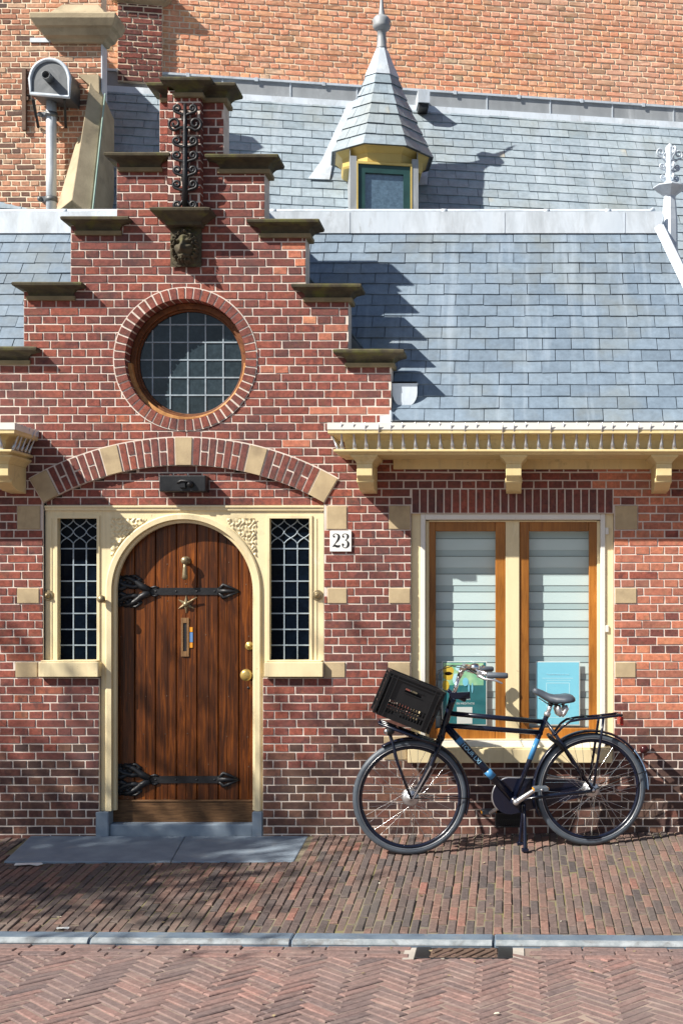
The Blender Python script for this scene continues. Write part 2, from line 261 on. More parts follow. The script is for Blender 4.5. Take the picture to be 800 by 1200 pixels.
# ------------------------------------------------------------------ mesh builder
class MB:
    def __init__(s): s.v = []; s.f = []; s.m = []; s.s = []
    def add(s, verts, faces, mat=0, smooth=False):
        o = len(s.v); s.v.extend(tuple(p) for p in verts)
        for f in faces: s.f.append(tuple(i + o for i in f)); s.m.append(mat); s.s.append(smooth)
    def box(s, x0, x1, y0, y1, z0, z1, mat=0):
        s.add([(x0, y0, z0), (x1, y0, z0), (x1, y1, z0), (x0, y1, z0), (x0, y0, z1), (x1, y0, z1), (x1, y1, z1), (x0, y1, z1)],
              [(0, 3, 2, 1), (4, 5, 6, 7), (0, 1, 5, 4), (1, 2, 6, 5), (2, 3, 7, 6), (3, 0, 4, 7)], mat)
    def brick(s, x0, x1, z0, z1, y, dep, ins=.0022, jit=.0012, mat=0):
        j = lambda: R.uniform(-jit, jit)
        a = [(x0 + j(), y + dep, z0), (x1 + j(), y + dep, z0), (x1, y + dep, z1 + j()), (x0, y + dep, z1 + j())]
        q = y + R.uniform(-.0012, .0012)
        b = [(a[0][0] + ins, q + j() * .6, z0 + ins + j()), (a[1][0] - ins, q + j() * .6, z0 + ins + j()), (a[2][0] - ins, q + j() * .6, z1 - ins + j()), (a[3][0] + ins, q + j() * .6, z1 - ins + j())]
        s.add(a + b, [(4, 5, 6, 7), (0, 1, 5, 4), (1, 2, 6, 5), (2, 3, 7, 6), (3, 0, 4, 7)], mat)
    def loft(s, loops, mat=0, caps=True, smooth=False, closed=False):
        n = len(loops[0]); vs = [p for lp in loops for p in lp]; fs = []
        k = len(loops)
        for i in range(k if closed else k - 1):
            a, b = i * n, ((i + 1) % k) * n
            for j in range(n): fs.append((a + j, a + (j + 1) % n, b + (j + 1) % n, b + j))
        if caps and not closed: fs += [tuple(range(n - 1, -1, -1)), tuple(range((k - 1) * n, k * n))]
        s.add(vs, fs, mat, smooth)
    def mould(s, x0, x1, y0, y1, z, prof, mat=0, sides=(1, 1), back=0):
        """stack of rectangles: prof = [(dz, out)]; grows left, right and to the front"""
        lp = []
        for dz, o in prof:
            a, b = x0 - o * sides[0], x1 + o * sides[1]
            lp.append([(a, y0 - o, z + dz), (b, y0 - o, z + dz), (b, y1 + o * back, z + dz), (a, y1 + o * back, z + dz)])
        s.loft(lp, mat)
    def prism(s, poly, y0, y1, mat=0, smooth=False):
        n = len(poly)
        s.add([(x, y0, z) for x, z in poly] + [(x, y1, z) for x, z in poly],
              [tuple(range(n)), tuple(range(2 * n - 1, n - 1, -1))], mat)
        s.add([(x, y0, z) for x, z in poly] + [(x, y1, z) for x, z in poly],
              [(i, n + i, n + (i + 1) % n, (i + 1) % n) for i in range(n)], mat, smooth)
    def tube(s, pts, r, n=8, mat=0, closed=False, caps=True, radii=None, smooth=True):
        pts = [Vector(p) for p in pts]; k = len(pts); loops = []; up = None
        for i, p in enumerate(pts):
            if closed: t = (pts[(i + 1) % k] - pts[i - 1])
            else: t = pts[min(i + 1, k - 1)] - pts[max(i - 1, 0)]
            if t.length < 1e-9: t = Vector((0, 0, 1))
            t.normalize()
            if up is None: up = Vector((0, 1, 0)) if abs(t.y) < .9 else Vector((1, 0, 0))
            a = up - t * up.dot(t)
            if a.length < 1e-5: a = t.orthogonal()
            a.normalize(); up = a; b = t.cross(a); rr = radii[i] if radii else r
            loops.append([p + (a * cos(2 * pi * j / n) + b * sin(2 * pi * j / n)) * rr for j in range(n)])
        s.loft(loops, mat, caps, smooth, closed)
    def lathe(s, o, axis, prof, n=20, mat=0, smooth=True):
        o = Vector(o); ax = Vector(axis).normalized(); a = ax.orthogonal().normalized(); b = ax.cross(a)
        s.loft([[o + ax * h + (a * cos(2 * pi * j / n) + b * sin(2 * pi * j / n)) * max(r, 1e-4) for j in range(n)] for r, h in prof], mat, True, smooth)
    def sphere(s, c, r, n=12, m=8, mat=0, sc=(1, 1, 1)):
        c = Vector(c)
        lp = [[c + Vector((r * sc[0] * sin(pi * i / m) * cos(2 * pi * j / n), r * sc[1] * sin(pi * i / m) * sin(2 * pi * j / n), -r * sc[2] * cos(pi * i / m))) for j in range(n)] for i in range(1, m)]
        s.loft(lp, mat, True, True)
    def rail(s, a, b, w, h, up=(0, 0, 1), mat=0):
        a, b = Vector(a), Vector(b); t = (b - a).normalized(); u = Vector(up); sd = t.cross(u).normalized(); u = sd.cross(t)
        c = [(-1, -1), (1, -1), (1, 1), (-1, 1)]
        s.loft([[p + sd * (w / 2 * i) + u * (h / 2 * j) for i, j in c] for p in (a, b)], mat)
    def build(s, name, mats, parent=None, bevel=0, seg=1, label=None):
        me = bpy.data.meshes.new(name); me.from_pydata(s.v, [], s.f)
        for m in (mats if isinstance(mats, (list, tuple)) else [mats]): me.materials.append(M[m] if isinstance(m, str) else m)
        me.polygons.foreach_set('material_index', s.m); me.polygons.foreach_set('use_smooth', s.s)
        me.validate(); me.update()
        return link(name, me, parent, bevel, seg, label)

def link(name, me, parent=None, bevel=0, seg=1, label=None):
    o = bpy.data.objects.new(name, me); COL.objects.link(o)
    if parent is not None:
        o.parent = parent
        if parent.type == 'EMPTY' and not parent.get('local_parts'):
            o.matrix_parent_inverse = Matrix.Translation(parent.location).inverted()
    if bevel:
        b = o.modifiers.new('bevel', 'BEVEL'); b.width = bevel; b.segments = seg; b.limit_method = 'ANGLE'; b.angle_limit = rad(50)
    if label: o['label'] = label
    return o
def thing(name, loc, label, cat, local=False, group=None):
    o = bpy.data.objects.new(name, None); COL.objects.link(o); o.location = loc; o.empty_display_size = .2
    o['label'] = label; o['category'] = cat
    if group: o['group'] = group
    if local: o['local_parts'] = 1
    return o
def tag(o, label, cat, group=None):
    o['label'] = label; o['category'] = cat
    if group: o['group'] = group
    return o
def struct(o, label=None):
    o['kind'] = 'structure'
    if label: o['label'] = label
    return o
def text_mesh(txt, size, to_world, mats, name, parent, extrude=.0008, align='CENTER'):
    cu = bpy.data.curves.new(name, 'FONT'); cu.body = txt; cu.size = size; cu.align_x = align; cu.extrude = extrude
    ob = bpy.data.objects.new(name, cu); COL.objects.link(ob)
    dg = bpy.context.evaluated_depsgraph_get(); me = bpy.data.meshes.new_from_object(ob.evaluated_get(dg))
    bpy.data.objects.remove(ob); bpy.data.curves.remove(cu)
    me.transform(to_world); me.materials.clear(); me.materials.append(M[mats])
    return link(name, me, parent)
FRONT = Matrix.Rotation(rad(90), 4, 'X')

# ------------------------------------------------------------------ brickwork generator
def subtract(ints, a, b):
    out = []
    for p, q in ints:
        if b <= p or a >= q: out.append((p, q)); continue
        if a > p: out.append((p, a))
        if b < q: out.append((b, q))
    return out
def brickwork(mb, z0, z1, x0, x1, outline, holes, Y, thick, pitch, mod, joint, bond='cross', brick_mat=lambda x, z: 0, mort=1, xf=None, depth=.005, ins=.0022, jit=.0012):
    """courses of single bricks over a mortar body. outline(z)->[(a,b)], holes: list of f(zlo,zhi)->(a,b)|None"""
    tmp = MB(); k = 0; z = z0
    while z < z1 - .005:
        zt = min(z + pitch, z1); zb_lo, zb_hi = z + joint / 2, zt - joint / 2
        ints = outline((z + zt) / 2)
        for h in holes:
            r = h(z, zt)
            if r: ints = subtract(ints, *r)
        for a, b in ints: tmp.box(a, b, Y + depth - .001, Y + thick, z, zt, mort)
        wdt = mod if (k % 2 == 0 or bond == 'stretch') else mod / 2
        off = {0: 0, 1: mod / 4, 2: mod / 2, 3: mod / 4}[k % 4] if bond == 'cross' else (k % 2) * mod / 2
        off += R.uniform(-.006, .006)
        i0 = int((x0 - off) / wdt) - 2; xx = i0 * wdt + off
        while xx < x1:
            xa, xb = xx + joint / 2, xx + wdt - joint / 2
            for a, b in ints:
                p, q = max(xa, a + .001), min(xb, b - .001)
                if q - p > .012: tmp.brick(p, q, zb_lo, zb_hi, Y, depth, ins, jit, brick_mat((p + q) / 2, z))
            xx += wdt
        z = zt; k += 1
    if xf: tmp.v = [tuple(xf @ Vector(p)) for p in tmp.v]
    o = len(mb.v); mb.v += tmp.v; mb.f += [tuple(i + o for i in f) for f in tmp.f]; mb.m += tmp.m; mb.s += tmp.s
def rect_hole(a, b, lo, hi, e=.006):
    def f(z0, z1):
        m = (z0 + z1) / 2
        return (a, b) if lo - e < m < hi + e else None
    return f
def disc_hole(cx, cz, r):
    def f(z0, z1):
        dz = 0 if z0 <= cz <= z1 else min(abs(z0 - cz), abs(z1 - cz))
        if dz >= r: return None
        h = math.sqrt(r * r - dz * dz); return (cx - h, cx + h)
    return f
def ring_brick(mb, cx, cz, r0, r1, a0, a1, y, dep, joint, mat=0, ins=.0022):
    """one radial brick between two angles (from the vertical, clockwise)"""
    def P(r, a, yy): return (cx + r * sin(a), yy, cz + r * cos(a))
    ja, jb = joint / 2 / r0, joint / 2 / r1; jy = R.uniform(-.0012, .0012); e = ins
    back = [P(r0, a0 + ja, y + dep), P(r0, a1 - ja, y + dep), P(r1, a1 - jb, y + dep), P(r1, a0 + jb, y + dep)]
    fr = [P(r0 + e, a0 + ja + e / r0, y + jy), P(r0 + e, a1 - ja - e / r0, y + jy), P(r1 - e, a1 - jb - e / r1, y + jy), P(r1 - e, a0 + jb + e / r1, y + jy)]
    mb.add(back + fr, [(4, 7, 6, 5), (0, 4, 5, 1), (1, 5, 6, 2), (2, 6, 7, 3), (3, 7, 4, 0), (0, 1, 2, 3)], mat)
def annulus(mb, cx, cz, r0, r1, a0, a1, y0, y1, n=64, mat=0, smooth=False):
    full = abs(a1 - a0) > 2 * pi - 1e-3; lp = []
    for i in range(n if full else n + 1):
        a = a0 + (a1 - a0) * i / n
        lp.append([(cx + r * sin(a), y, cz + r * cos(a)) for r, y in ((r0, y0), (r1, y0), (r1, y1), (r0, y1))])
    mb.loft(lp, mat, not full, smooth, full)
def frame4(mb, x0, x1, z0, z1, w, y0, y1, mat=0, wt=None, wb=None):
    wt = w if wt is None else wt; wb = w if wb is None else wb
    mb.box(x0, x0 + w, y0, y1, z0, z1, mat); mb.box(x1 - w, x1, y0, y1, z0, z1, mat)
    mb.box(x0 + w, x1 - w, y0, y1, z1 - wt, z1, mat); mb.box(x0 + w, x1 - w, y0, y1, z0, z0 + wb, mat)
def slates(mb, O, U, V, rng, vlen, expo, width, th=.007, mat=0, phase=0, deck=None):
    """overlapping slates, O origin at the eave, U along, V up the slope, rng(v)->(u0,u1)"""
    O, U, V = Vector(O), Vector(U).normalized(), Vector(V).normalized(); N = U.cross(V).normalized()
    P = lambda u, v, n: O + U * u + V * v + N * n
    rows = int(math.ceil(vlen / expo))
    for i in range(rows):
        v0 = i * expo; vt = min(v0 + expo * 1.25, vlen)
        if vt - v0 < .02: continue
        a0, b0 = rng(v0); a1, b1 = rng(vt)
        off = ((i + phase) % 2) * width / 2 + R.uniform(-.012, .012)
        k = int(math.floor((min(a0, a1) - off) / width)) - 1
        while k * width + off < max(b0, b1):
            g = R.uniform(.0012, .003); ua, ub = k * width + off + g, (k + 1) * width + off - g; k += 1
            q = [max(ua, a0), min(ub, b0), max(ua, a1), min(ub, b1)]
            if q[1] - q[0] < .01 and q[3] - q[2] < .01: continue
            q[1] = max(q[1], q[0] + .001); q[3] = max(q[3], q[2] + .001)
            d0, d1 = R.uniform(-.0035, .0035), R.uniform(-.0035, .0035); h = th + R.uniform(.003, .007); h2 = h + R.uniform(-.002, .002)
            vs = [P(q[0], v0 + d0, h), P(q[1], v0 + d1, h2), P(q[3], vt, .002), P(q[2], vt, .002), P(q[0], v0 + d0, h - th), P(q[1], v0 + d1, h2 - th)]
            mb.add(vs, [(0, 1, 2, 3), (4, 5, 1, 0), (4, 0, 3), (5, 2, 1)], mat)
    if deck is not None:
        a0, b0 = rng(0); a1, b1 = rng(vlen)
        t = [P(a0, 0, -.002), P(b0, 0, -.002), P(b1, vlen, -.002), P(a1, vlen, -.002)]
        mb.add(t + [p - N * .05 for p in t], [(0, 1, 2, 3), (7, 6, 5, 4), (0, 4, 5, 1), (1, 5, 6, 2), (2, 6, 7, 3), (3, 7, 4, 0)], deck)

# ================================================================== SETTING: ground, road, pavement, kerb
def kerb_y(x): return -1.765 - .022 * x
def pav_z(x, y):
    b = .008 * (min(max(x, -4), 2) + 2)
    t = min(max((y - 0) / kerb_y(x), 0), 1)
    return b * (1 - t) + (-.1385) * t
ROAD_Z = -.166
g = MB(); g.add([(-400, -400, -.2), (400, -400, -.2), (400, 400, -.2), (-400, 400, -.2)], [(0, 1, 2, 3)])
struct(g.build('ground', 'ground'))

# pavement: rows of narrow clinkers laid at right angles to the wall
pv = MB()
x = -6.0; PW, PL = .0465, .2
PJ = .0032
SLAB = (X(20), X(354), -.55)
while x < 4.0:
    y = kerb_y(x) + .015 - R.uniform(.0, .0) ; y -= (PL / 2 if int(round((x + 6) / PW)) % 2 else 0) + R.uniform(-.025, .025)
    lat = R.uniform(-.002, .002)
    while y < .02:
        ya, yb = max(y + R.uniform(.004, .009), kerb_y(x) + .006), min(y + PL - R.uniform(.003, .006), .012)
        y += PL
        if yb - ya < .02: continue
        xa, xb = x + PJ * R.uniform(.6, 1.6) + lat, x + PW - PJ * R.uniform(.3, 1) + lat
        sx0, sx1 = X(35) - .0 + (X(5, -.55) - X(35)) * (yb / -.55), X(362) + (X(345, -.55) - X(362)) * (yb / -.55)
        if yb > -.55 and xb > sx0 + .0 and xa < sx1:
            if ya > -.55: continue
            yb = -.555
            if yb - ya < .02: continue
        h = R.uniform(-.003, .0035) + .0015 * sin(xa * 2.3) * sin(ya * 3.1 + 1); t1, t2 = R.uniform(-.0022, .0022), R.uniform(-.0018, .0018); e = .004
        zt = lambda a, b: pav_z(a, b) + h + (t1 if a < (xa + xb) / 2 else -t1) + (t2 if b < (ya + yb) / 2 else -t2)
        c = [(xa, ya), (xb, ya), (xb, yb), (xa, yb)]; ci = [(xa + e, ya + e * 2.2), (xb - e, ya + e * 2.2), (xb - e, yb - e * 2.2), (xa + e, yb - e * 2.2)]
        pv.add([(a, b, zt(a, b) - .03) for a, b in c] + [(a, b, zt(a, b) - .0035) for a, b in c] + [(a, b, zt(a, b)) for a, b in ci],
               [(8, 9, 10, 11), (4, 5, 9, 8), (5, 6, 10, 9), (6, 7, 11, 10), (7, 4, 8, 11), (0, 1, 5, 4), (1, 2, 6, 5), (2, 3, 7, 6), (3, 0, 4, 7)], 0)
    x += PW
NB = 24
for i in range(NB):                                     # sand bed with joints just below the brick tops
    xa, xb = -6 + i * 10 / NB, -6 + (i + 1) * 10 / NB
    ys = [0.3, 0, -.6, -1.2, None]
    for k in range(4):
        q = []
        for xx in (xa, xb):
            y0 = ys[k]; y1 = ys[k + 1] if ys[k + 1] is not None else kerb_y(xx) + .004
            q.append([(xx, y1, pav_z(xx, y1) - .0062), (xx, y0, pav_z(xx, min(y0, 0)) - .0062)])
        pv.add([q[0][0], q[1][0], q[1][1], q[0][1]], [(0, 1, 2, 3)], 1)
struct(pv.build('pavement', ['pave', 'pave_joint']))

# kerb stones
kb = MB(); KL = .985
for i in range(-5, 5):
    xa = X(578, -1.9) + i * KL + .003; xb = xa + KL - .006
    lp = []
    for xx in (xa, xa + .008, xb - .008, xb):
        s_ = -.004 if xx in (xa, xb) else 0
        y = kerb_y(xx); zt = -.1385 + s_
        lp.append([(xx, y, -.3), (xx, y, zt), (xx, y - .105 - s_, zt - .002), (xx, y - .118 - s_, zt - .006), (xx, y - .128 - s_, zt - .016), (xx, y - .135 - s_, -.3)])
    kb.loft(lp, 0)
    wr_ = []
    for xx in (xa + .006, xb - .006):
        y = kerb_y(xx); zt = -.1385; wr_.append([(xx, y - .1, zt + .0005), (xx, y - .106, zt - .0008), (xx, y - .1195, zt - .005), (xx, y - .1295, zt - .0155), (xx, y - .131, zt - .021), (xx, y - .12, zt - .02)])
    kb.loft(wr_, 1)
struct(kb.build('kerb', ['kerb_stone', 'kerb_worn']))

# road: a few courses along the kerb, then 45 degree herringbone
rd = MB()
def road_brick(c, ang, L, W, up=0):
    ca, sa = cos(ang), sin(ang); h = R.uniform(-.002, .002) + .002 * sin(c[0] * 2.1 + 1) * sin(c[1] * 2.7) + up; t1, t2 = R.uniform(-.0016, .0016), R.uniform(-.0013, .0013); e = .005
    def P(u, v, dz): return (c[0] + u * ca - v * sa, c[1] + u * sa + v * ca, ROAD_Z + h + dz + t1 * (1 if u > 0 else -1) + t2 * (1 if v > 0 else -1))
    a, b = L / 2 - R.uniform(.002, .004), W / 2 - R.uniform(.0018, .0035); r = R.uniform(-.012, .012); ca, sa = cos(ang + r), sin(ang + r)
    cn = [(-a, -b), (a, -b), (a, b), (-a, b)]; ci = [(u - math.copysign(e, u), v - math.copysign(e, v)) for u, v in cn]
    rd.add([P(u, v, -.03) for u, v in cn] + [P(u, v, -.004) for u, v in cn] + [P(u, v, 0) for u, v in ci],
           [(8, 9, 10, 11), (4, 5, 9, 8), (5, 6, 10, 9), (6, 7, 11, 10), (7, 4, 8, 11), (0, 1, 5, 4), (1, 2, 6, 5), (2, 3, 7, 6), (3, 0, 4, 7)], 0)
DR = (X(487, -1.97), X(600, -1.97))                       # the drain interrupts the gutter courses
ka = math.atan(-.022)
for k in range(3):
    xx = -6 + R.uniform(0, .1)
    while xx < 4:
        yy = kerb_y(xx) - .135 - .033 - k * .06
        if not (DR[0] - .06 < xx < DR[1] + .06): road_brick((xx, yy), ka, .205, .06, .004)
        xx += .205
nW, W_ = 4, .051
for k in range(-160, 160):
    for mI in range(-12, 12):
        for kind in (0, 1):
            if kind == 0: u, v = (k + 2 * nW * mI + nW / 2), k + .5
            else: u, v = (k + .5), (k - 2 * nW + 1 + 2 * nW * mI + nW / 2)
            u *= W_; v *= W_
            px_, py_ = (u - v) * .7071 - 1, (u + v) * .7071 - 4
            if -5.5 < px_ < 3.5 and -6.6 < py_ < kerb_y(px_) - .135 - .12:
                road_brick((px_, py_), rad(45) + (0 if kind == 0 else pi / 2), nW * W_, W_)
rd.add([(-6, -7, ROAD_Z - .0042), (4, -7, ROAD_Z - .0042), (4, kerb_y(4) - .13, ROAD_Z - .0042), (-6, kerb_y(-6) - .13, ROAD_Z - .0042)], [(0, 1, 2, 3)], 1)
struct(rd.build('road', ['road', 'road_joint']))

# bluestone slab in front of the door
sb = MB()
q = [(X(36), 0.004), (X(361), 0.004), (X(344, -.55), -.55), (X(5, -.55), -.55)]
def sz(a, b): return .002 + .075 * b
mid = [((q[0][0] + q[1][0]) / 2 + .1, .004), ((q[2][0] + q[3][0]) / 2 + .13, -.55)]
for c4 in ([q[0], mid[0], mid[1], q[3]], [(mid[0][0] + .003, .004), q[1], q[2], (mid[1][0] + .003, -.55)]):
    sb.add([(a, b, sz(a, b) - .08) for a, b in c4] + [(a, b, sz(a, b)) for a, b in c4],
           [(7, 6, 5, 4), (0, 1, 5, 4), (1, 2, 6, 5), (2, 3, 7, 6), (3, 0, 4, 7)][0:1] + [(4, 5, 1, 0), (5, 6, 2, 1), (6, 7, 3, 2), (7, 4, 0, 3)], 0)
struct(sb.build('stone_slab', 'bluestone', bevel=.006, seg=2))

# ================================================================== THE BRICK HOUSE
house = thing('brick_house', (-1.2, .1, 0), 'red brick house with a stepped gable, arched oak door and slate roof', 'house')
TH = .16
steps = [(-60, 458, 417), (28, 408, 340), (83, 358, 262), (137, 310, 186), (187, 262, 104)]   # px left, right, top
RIGHT_END = 1.62; LEFT_END = -6.6
EAVE_Z = Z(495, 0) 
def outline(z):
    if z < Z(493): 
        return [(LEFT_END, RIGHT_END)]
    for l_, r_, t_ in steps:
        if z < Z(t_): return [(X(l_), X(r_))]
    return []
CX, CZ, RO, RI = X(217.4), Z(420.9), .457, .380
AX, AZ, AR0, AR1, AH = X(215.5), Z(872), 327 / 185, 360.5 / 185, rad(30.25)
def tymp_hole(z0, z1):
    """opening for door frame and tympanum, following the underside of the arch"""
    if z1 <= Z(795) + .004: return (X(116), X(308)) if z1 > -.2 else None
    if z0 < Z(590): return (X(50.5), X(379.5))
    zz = z0; dz = zz - AZ
    if dz < AR0:
        h = min(math.sqrt(AR0 * AR0 - dz * dz), X(379) - AX); return (AX - h, AX + h)
    return None
PITCH = .05215
z_base = Z(592) - PITCH * 45
def snap(lo, hi):
    k0 = math.ceil((lo - z_base) / PITCH - .5 - 1e-6); k1 = math.floor((hi - z_base) / PITCH - .5 + 1e-6)
    return z_base + k0 * PITCH, z_base + (k1 + 1) * PITCH
blocks = [('sandstone block under the arch foot left of the door', 20, 48, 590, 617), ('sandstone block halfway up left of the door', 20, 47, 686, 705), ('sandstone block beside the left sill', 18, 45, 773, 792),
          ('sandstone block over the house number', 382, 407, 590, 619), ('sandstone block halfway up right of the door', 383, 407, 688, 706), ('sandstone block beside the right sill', 380, 405, 777, 795),
          ('sandstone block at the top left of the window', 455, 481, 592, 620), ('sandstone block halfway up left of the window', 455, 481, 688, 707), ('sandstone block behind the crate', 454, 481, 776, 795),
          ('sandstone block left of the window sill', 449, 477, 860, 893),
          ('sandstone block at the top right of the window', 719.5, 747, 595, 622), ('sandstone block halfway up right of the window', 719.5, 746, 692, 711), ('sandstone block low right of the window', 719.5, 745, 779, 798)]
so_lo_hole = snap(Z(598), Z(575.5))[0]
holes = [disc_hole(CX, CZ, RI + .004), tymp_hole, rect_hole(X(481), X(719), Z(872), so_lo_hole),
         rect_hole(X(477.5), X(718), Z(894), Z(866)), rect_hole(X(482), X(718), *snap(Z(598), Z(575.5)), 0)]
for _, a, b, t, bt in blocks: holes.append(rect_hole(X(a), X(b), *snap(Z(bt) - .004, Z(t) + .004), -.004))
holes.append(rect_hole(X(580), X(613), Z(970), Z(952), 0))
def which_brick(x, z):
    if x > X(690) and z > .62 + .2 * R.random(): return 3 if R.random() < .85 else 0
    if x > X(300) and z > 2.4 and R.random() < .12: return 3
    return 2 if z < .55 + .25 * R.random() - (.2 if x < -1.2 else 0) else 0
fw = MB()
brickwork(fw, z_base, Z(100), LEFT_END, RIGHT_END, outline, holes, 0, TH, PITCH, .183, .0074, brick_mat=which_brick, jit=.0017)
# soldier course over the window
sx = X(482); n_s = 25; dx = (X(718) - sx) / n_s
so_lo, so_hi = snap(Z(598), Z(575.5)); fw.box(X(482), X(718), .004, TH, so_lo, so_hi, 1)
for i in range(n_s): fw.brick(sx + i * dx + .004, sx + (i + 1) * dx - .004, so_lo + .004, so_hi - .004, 0, .005, mat=0)
# recessed tympanum under the relieving arch
def tymp_out(z):
    dz = z - AZ + PITCH * .3
    if dz >= AR0 + .02: return []
    h = min(math.sqrt(max((AR0 + .02) ** 2 - dz * dz, 0)), X(379) - AX); return [(AX - h, AX + h)]
brickwork(fw, Z(592), Z(545), X(50), X(380), tymp_out, [], .03, .2, PITCH, .183, .0074)
# side and back of the house
fw.box(RIGHT_END - .25, RIGHT_END, TH, 2.3, -.2, Z(493), 1); fw.box(LEFT_END, LEFT_END + .25, TH, 2.3, -.2, Z(493), 1)
fw.box(LEFT_END, RIGHT_END, 2.3, 2.5, -.2, Z(493), 1)
front_wall = fw.build('front_wall', ['brick', 'mortar', 'brick_dark', 'brick_light'], house)
it = MB(); it.box(LEFT_END + .3, RIGHT_END - .3, .9, 1.0, -.1, 2.4); it.box(LEFT_END + .3, RIGHT_END - .3, .3, .9, 2.41, 2.45)
it.box(-1.05, -1.0, .3, .88, -.1, 2.4)
it.build('interior_wall', 'plaster', house)

for lb, a, b, t, bt in blocks:
    s_ = MB(); e = .004; z_lo, z_hi = snap(Z(bt) - .004, Z(t) + .004); s_.box(X(a) + e, X(b) - e, -.004, .1, z_lo + e, z_hi - e); s_.box(X(a), X(b), .004, .1, z_lo, z_hi, 1)
    s_.build('stone_block', ['sandstone', 'mortar'], house, bevel=.003, label=lb)

# pilaster with its wrought iron wall anchor
pl = MB(); brickwork(pl, Z(250), Z(111), X(200), X(238), lambda z: [(X(200), X(238))], [], -.07, .08, PITCH, .1, .0088)
pl.box(X(200) + .001, X(238) - .001, -.0655, 0, Z(250), Z(111), 1)
# returns of the pilaster, brick by brick
zz = Z(250); i = 0
while zz < Z(113):
    pl.box(X(238) - .004, X(238) + .0015, -.066, 0, zz + .005, zz + PITCH - .004, 0); pl.box(X(200) - .0015, X(200) + .004, -.066, 0, zz + .005, zz + PITCH - .004, 0)
    zz += PITCH
pl.build('pilaster', ['brick', 'mortar'], house)

CAP0 = [(0, .018), (.027, .020)]
CAP = [(.027, .006), (.05, .012), (.066, .03), (.074, .06), (.078, .082), (.094, .086), (.1, .08), (.112, .03)]
def cap(a, b, top, name='step_coping', y0=0, y1=TH - .02, extra=None, label=None):
    c = MB(); z = Z(top, -.08) - .112
    c.mould(X(a, -.08) + .084, X(b, -.08) - .084, y0, y1, z, CAP, 0); c.mould(X(a, -.08) + .084, X(b, -.08) - .084, y0, y1, z, CAP0, 1)
    if extra: extra(c, z)
    return c.build(name, ['coping', 'coping_pale'], house, bevel=.002, label=label)
def top_extra(c, z):
    c.mould(X(187, -.15) + .086, X(248, -.15) - .086, -.075, -.02, z + .004, CAP, 0); c.mould(X(187, -.15) + .086, X(248, -.15) - .086, -.075, -.02, z + .004, CAP0, 1)
cap(172, 276, 94, 'top_coping', extra=top_extra)
for a, b, t in ((122, 199, 176), (240, 326, 178), (71, 151, 251), (289, 374, 254), (14, 96, 328), (341, 423, 330), (-50, 43, 404), (390, 473, 407)):
    cap(a, b, t)

# corbel shelf and lion head
cb = MB(); cb.mould(X(200), X(237), -.075, .05, Z(268), [(0, .01), (.02, .014), (.03, .03), (.055, .06), (.07, .085), (.085, .09), (.1, .05)], 0)
cb.prism([(X(201), Z(268)), (X(201), Z(308)), (X(208), Z(313)), (X(230), Z(313)), (X(236.5), Z(308)), (X(236.5), Z(268))], -.02, .05, 0)
corbel = cb.build('corbel', 'coping', house, bevel=.003)
lm = MB(); NX, NZ = 44, 52; lx, lz, LW, LH = X(218.7), Z(291), .098, .122
bumps = [(0, -.25, .30, .26, .060), (0, .05, .13, .35, .03), (-.36, .22, .22, .1, .022), (.36, .22, .22, .1, .022), (-.42, -.1, .2, .2, .02), (.42, -.1, .2, .2, .02), (0, -.62, .25, .14, .03), (0, .45, .4, .16, .018), (-.36, .08, .13, .08, -.022), (.36, .08, .13, .08, -.022), (0, -.45, .28, .05, -.03), (-.12, -.2, .06, .05, -.012), (.12, -.2, .06, .05, -.012)]
curls = [(.86 * cos(t) * R.uniform(.85, 1), .88 * sin(t) * R.uniform(.85, 1)) for t in [2 * pi * i / 22 for i in range(22)]] + [(.62 * cos(t), .7 * sin(t)) for t in [pi * (.05 + i / 11) for i in range(11)]]
vs = []
for j in range(NZ + 1):
    for i in range(NX + 1):
        u, v = 2 * i / NX - 1, 2 * j / NZ - 1; rr = math.hypot(u * .98, v * .95); hgt = .06 * max(0, 1 - rr ** 3)
        for cx_, cz_, sx_, sz_, a_ in bumps: hgt += a_ * math.exp(-((u - cx_) / sx_) ** 2 - ((v - cz_) / sz_) ** 2)
        for cx_, cz_ in curls:
            d = math.hypot(u - cx_, v - cz_); hgt += .034 * math.exp(-(d / .1) ** 2) - .014 * math.exp(-((d - .14) / .04) ** 2)
        vs.append((lx + u * LW, -.02 - (hgt if rr < 1.08 else -.006), lz + v * LH))
lm.add(vs, [(j * (NX + 1) + i, j * (NX + 1) + i + 1, (j + 1) * (NX + 1) + i + 1, (j + 1) * (NX + 1) + i) for j in range(NZ) for i in range(NX)], 0, True)
lm.build('lion_head', 'coping', corbel, label='carved stone lion head under the shelf')

an = MB(); ax_ = X(217.5, -.09)
def AP(u, z, y=-.1): return (ax_ + u, y, z)
an.tube([AP(0, Z(244, -.1)), AP(0, Z(200, -.1)), AP(0, Z(150, -.1)), AP(0, Z(122, -.1))], .014, 8, radii=[.02, .017, .015, .010])
def scroll(zc, s, r, turns=1.35, drop=.04):
    pts = [AP(0, zc - drop), AP(s * r * .6, zc - drop * .75)]
    cxs, czs = s * (r + .022), zc
    for i in range(22):
        t = i / 21; a = -pi / 2 + t * turns * 2 * pi; rr = r * (1 - .78 * t)
        pts.append(AP(cxs + s * rr * cos(a), czs + rr * sin(a)))
    an.tube(pts, .0095, 6)
for py, r, d in ((127, .026, .05), (145, .042, .03), (165, .028, .05), (182, .028, .05), (199, .026, .05), (216, .028, .05)):
    for s in (-1, 1): scroll(Z(py, -.1), s, r, drop=d)
for s in (-1, 1): scroll(Z(240, -.1), s, .026, drop=-.03)
for py in (135, 190, 235): an.tube([AP(0, Z(py), -.1), AP(0, Z(py), -.06)], .008, 6)
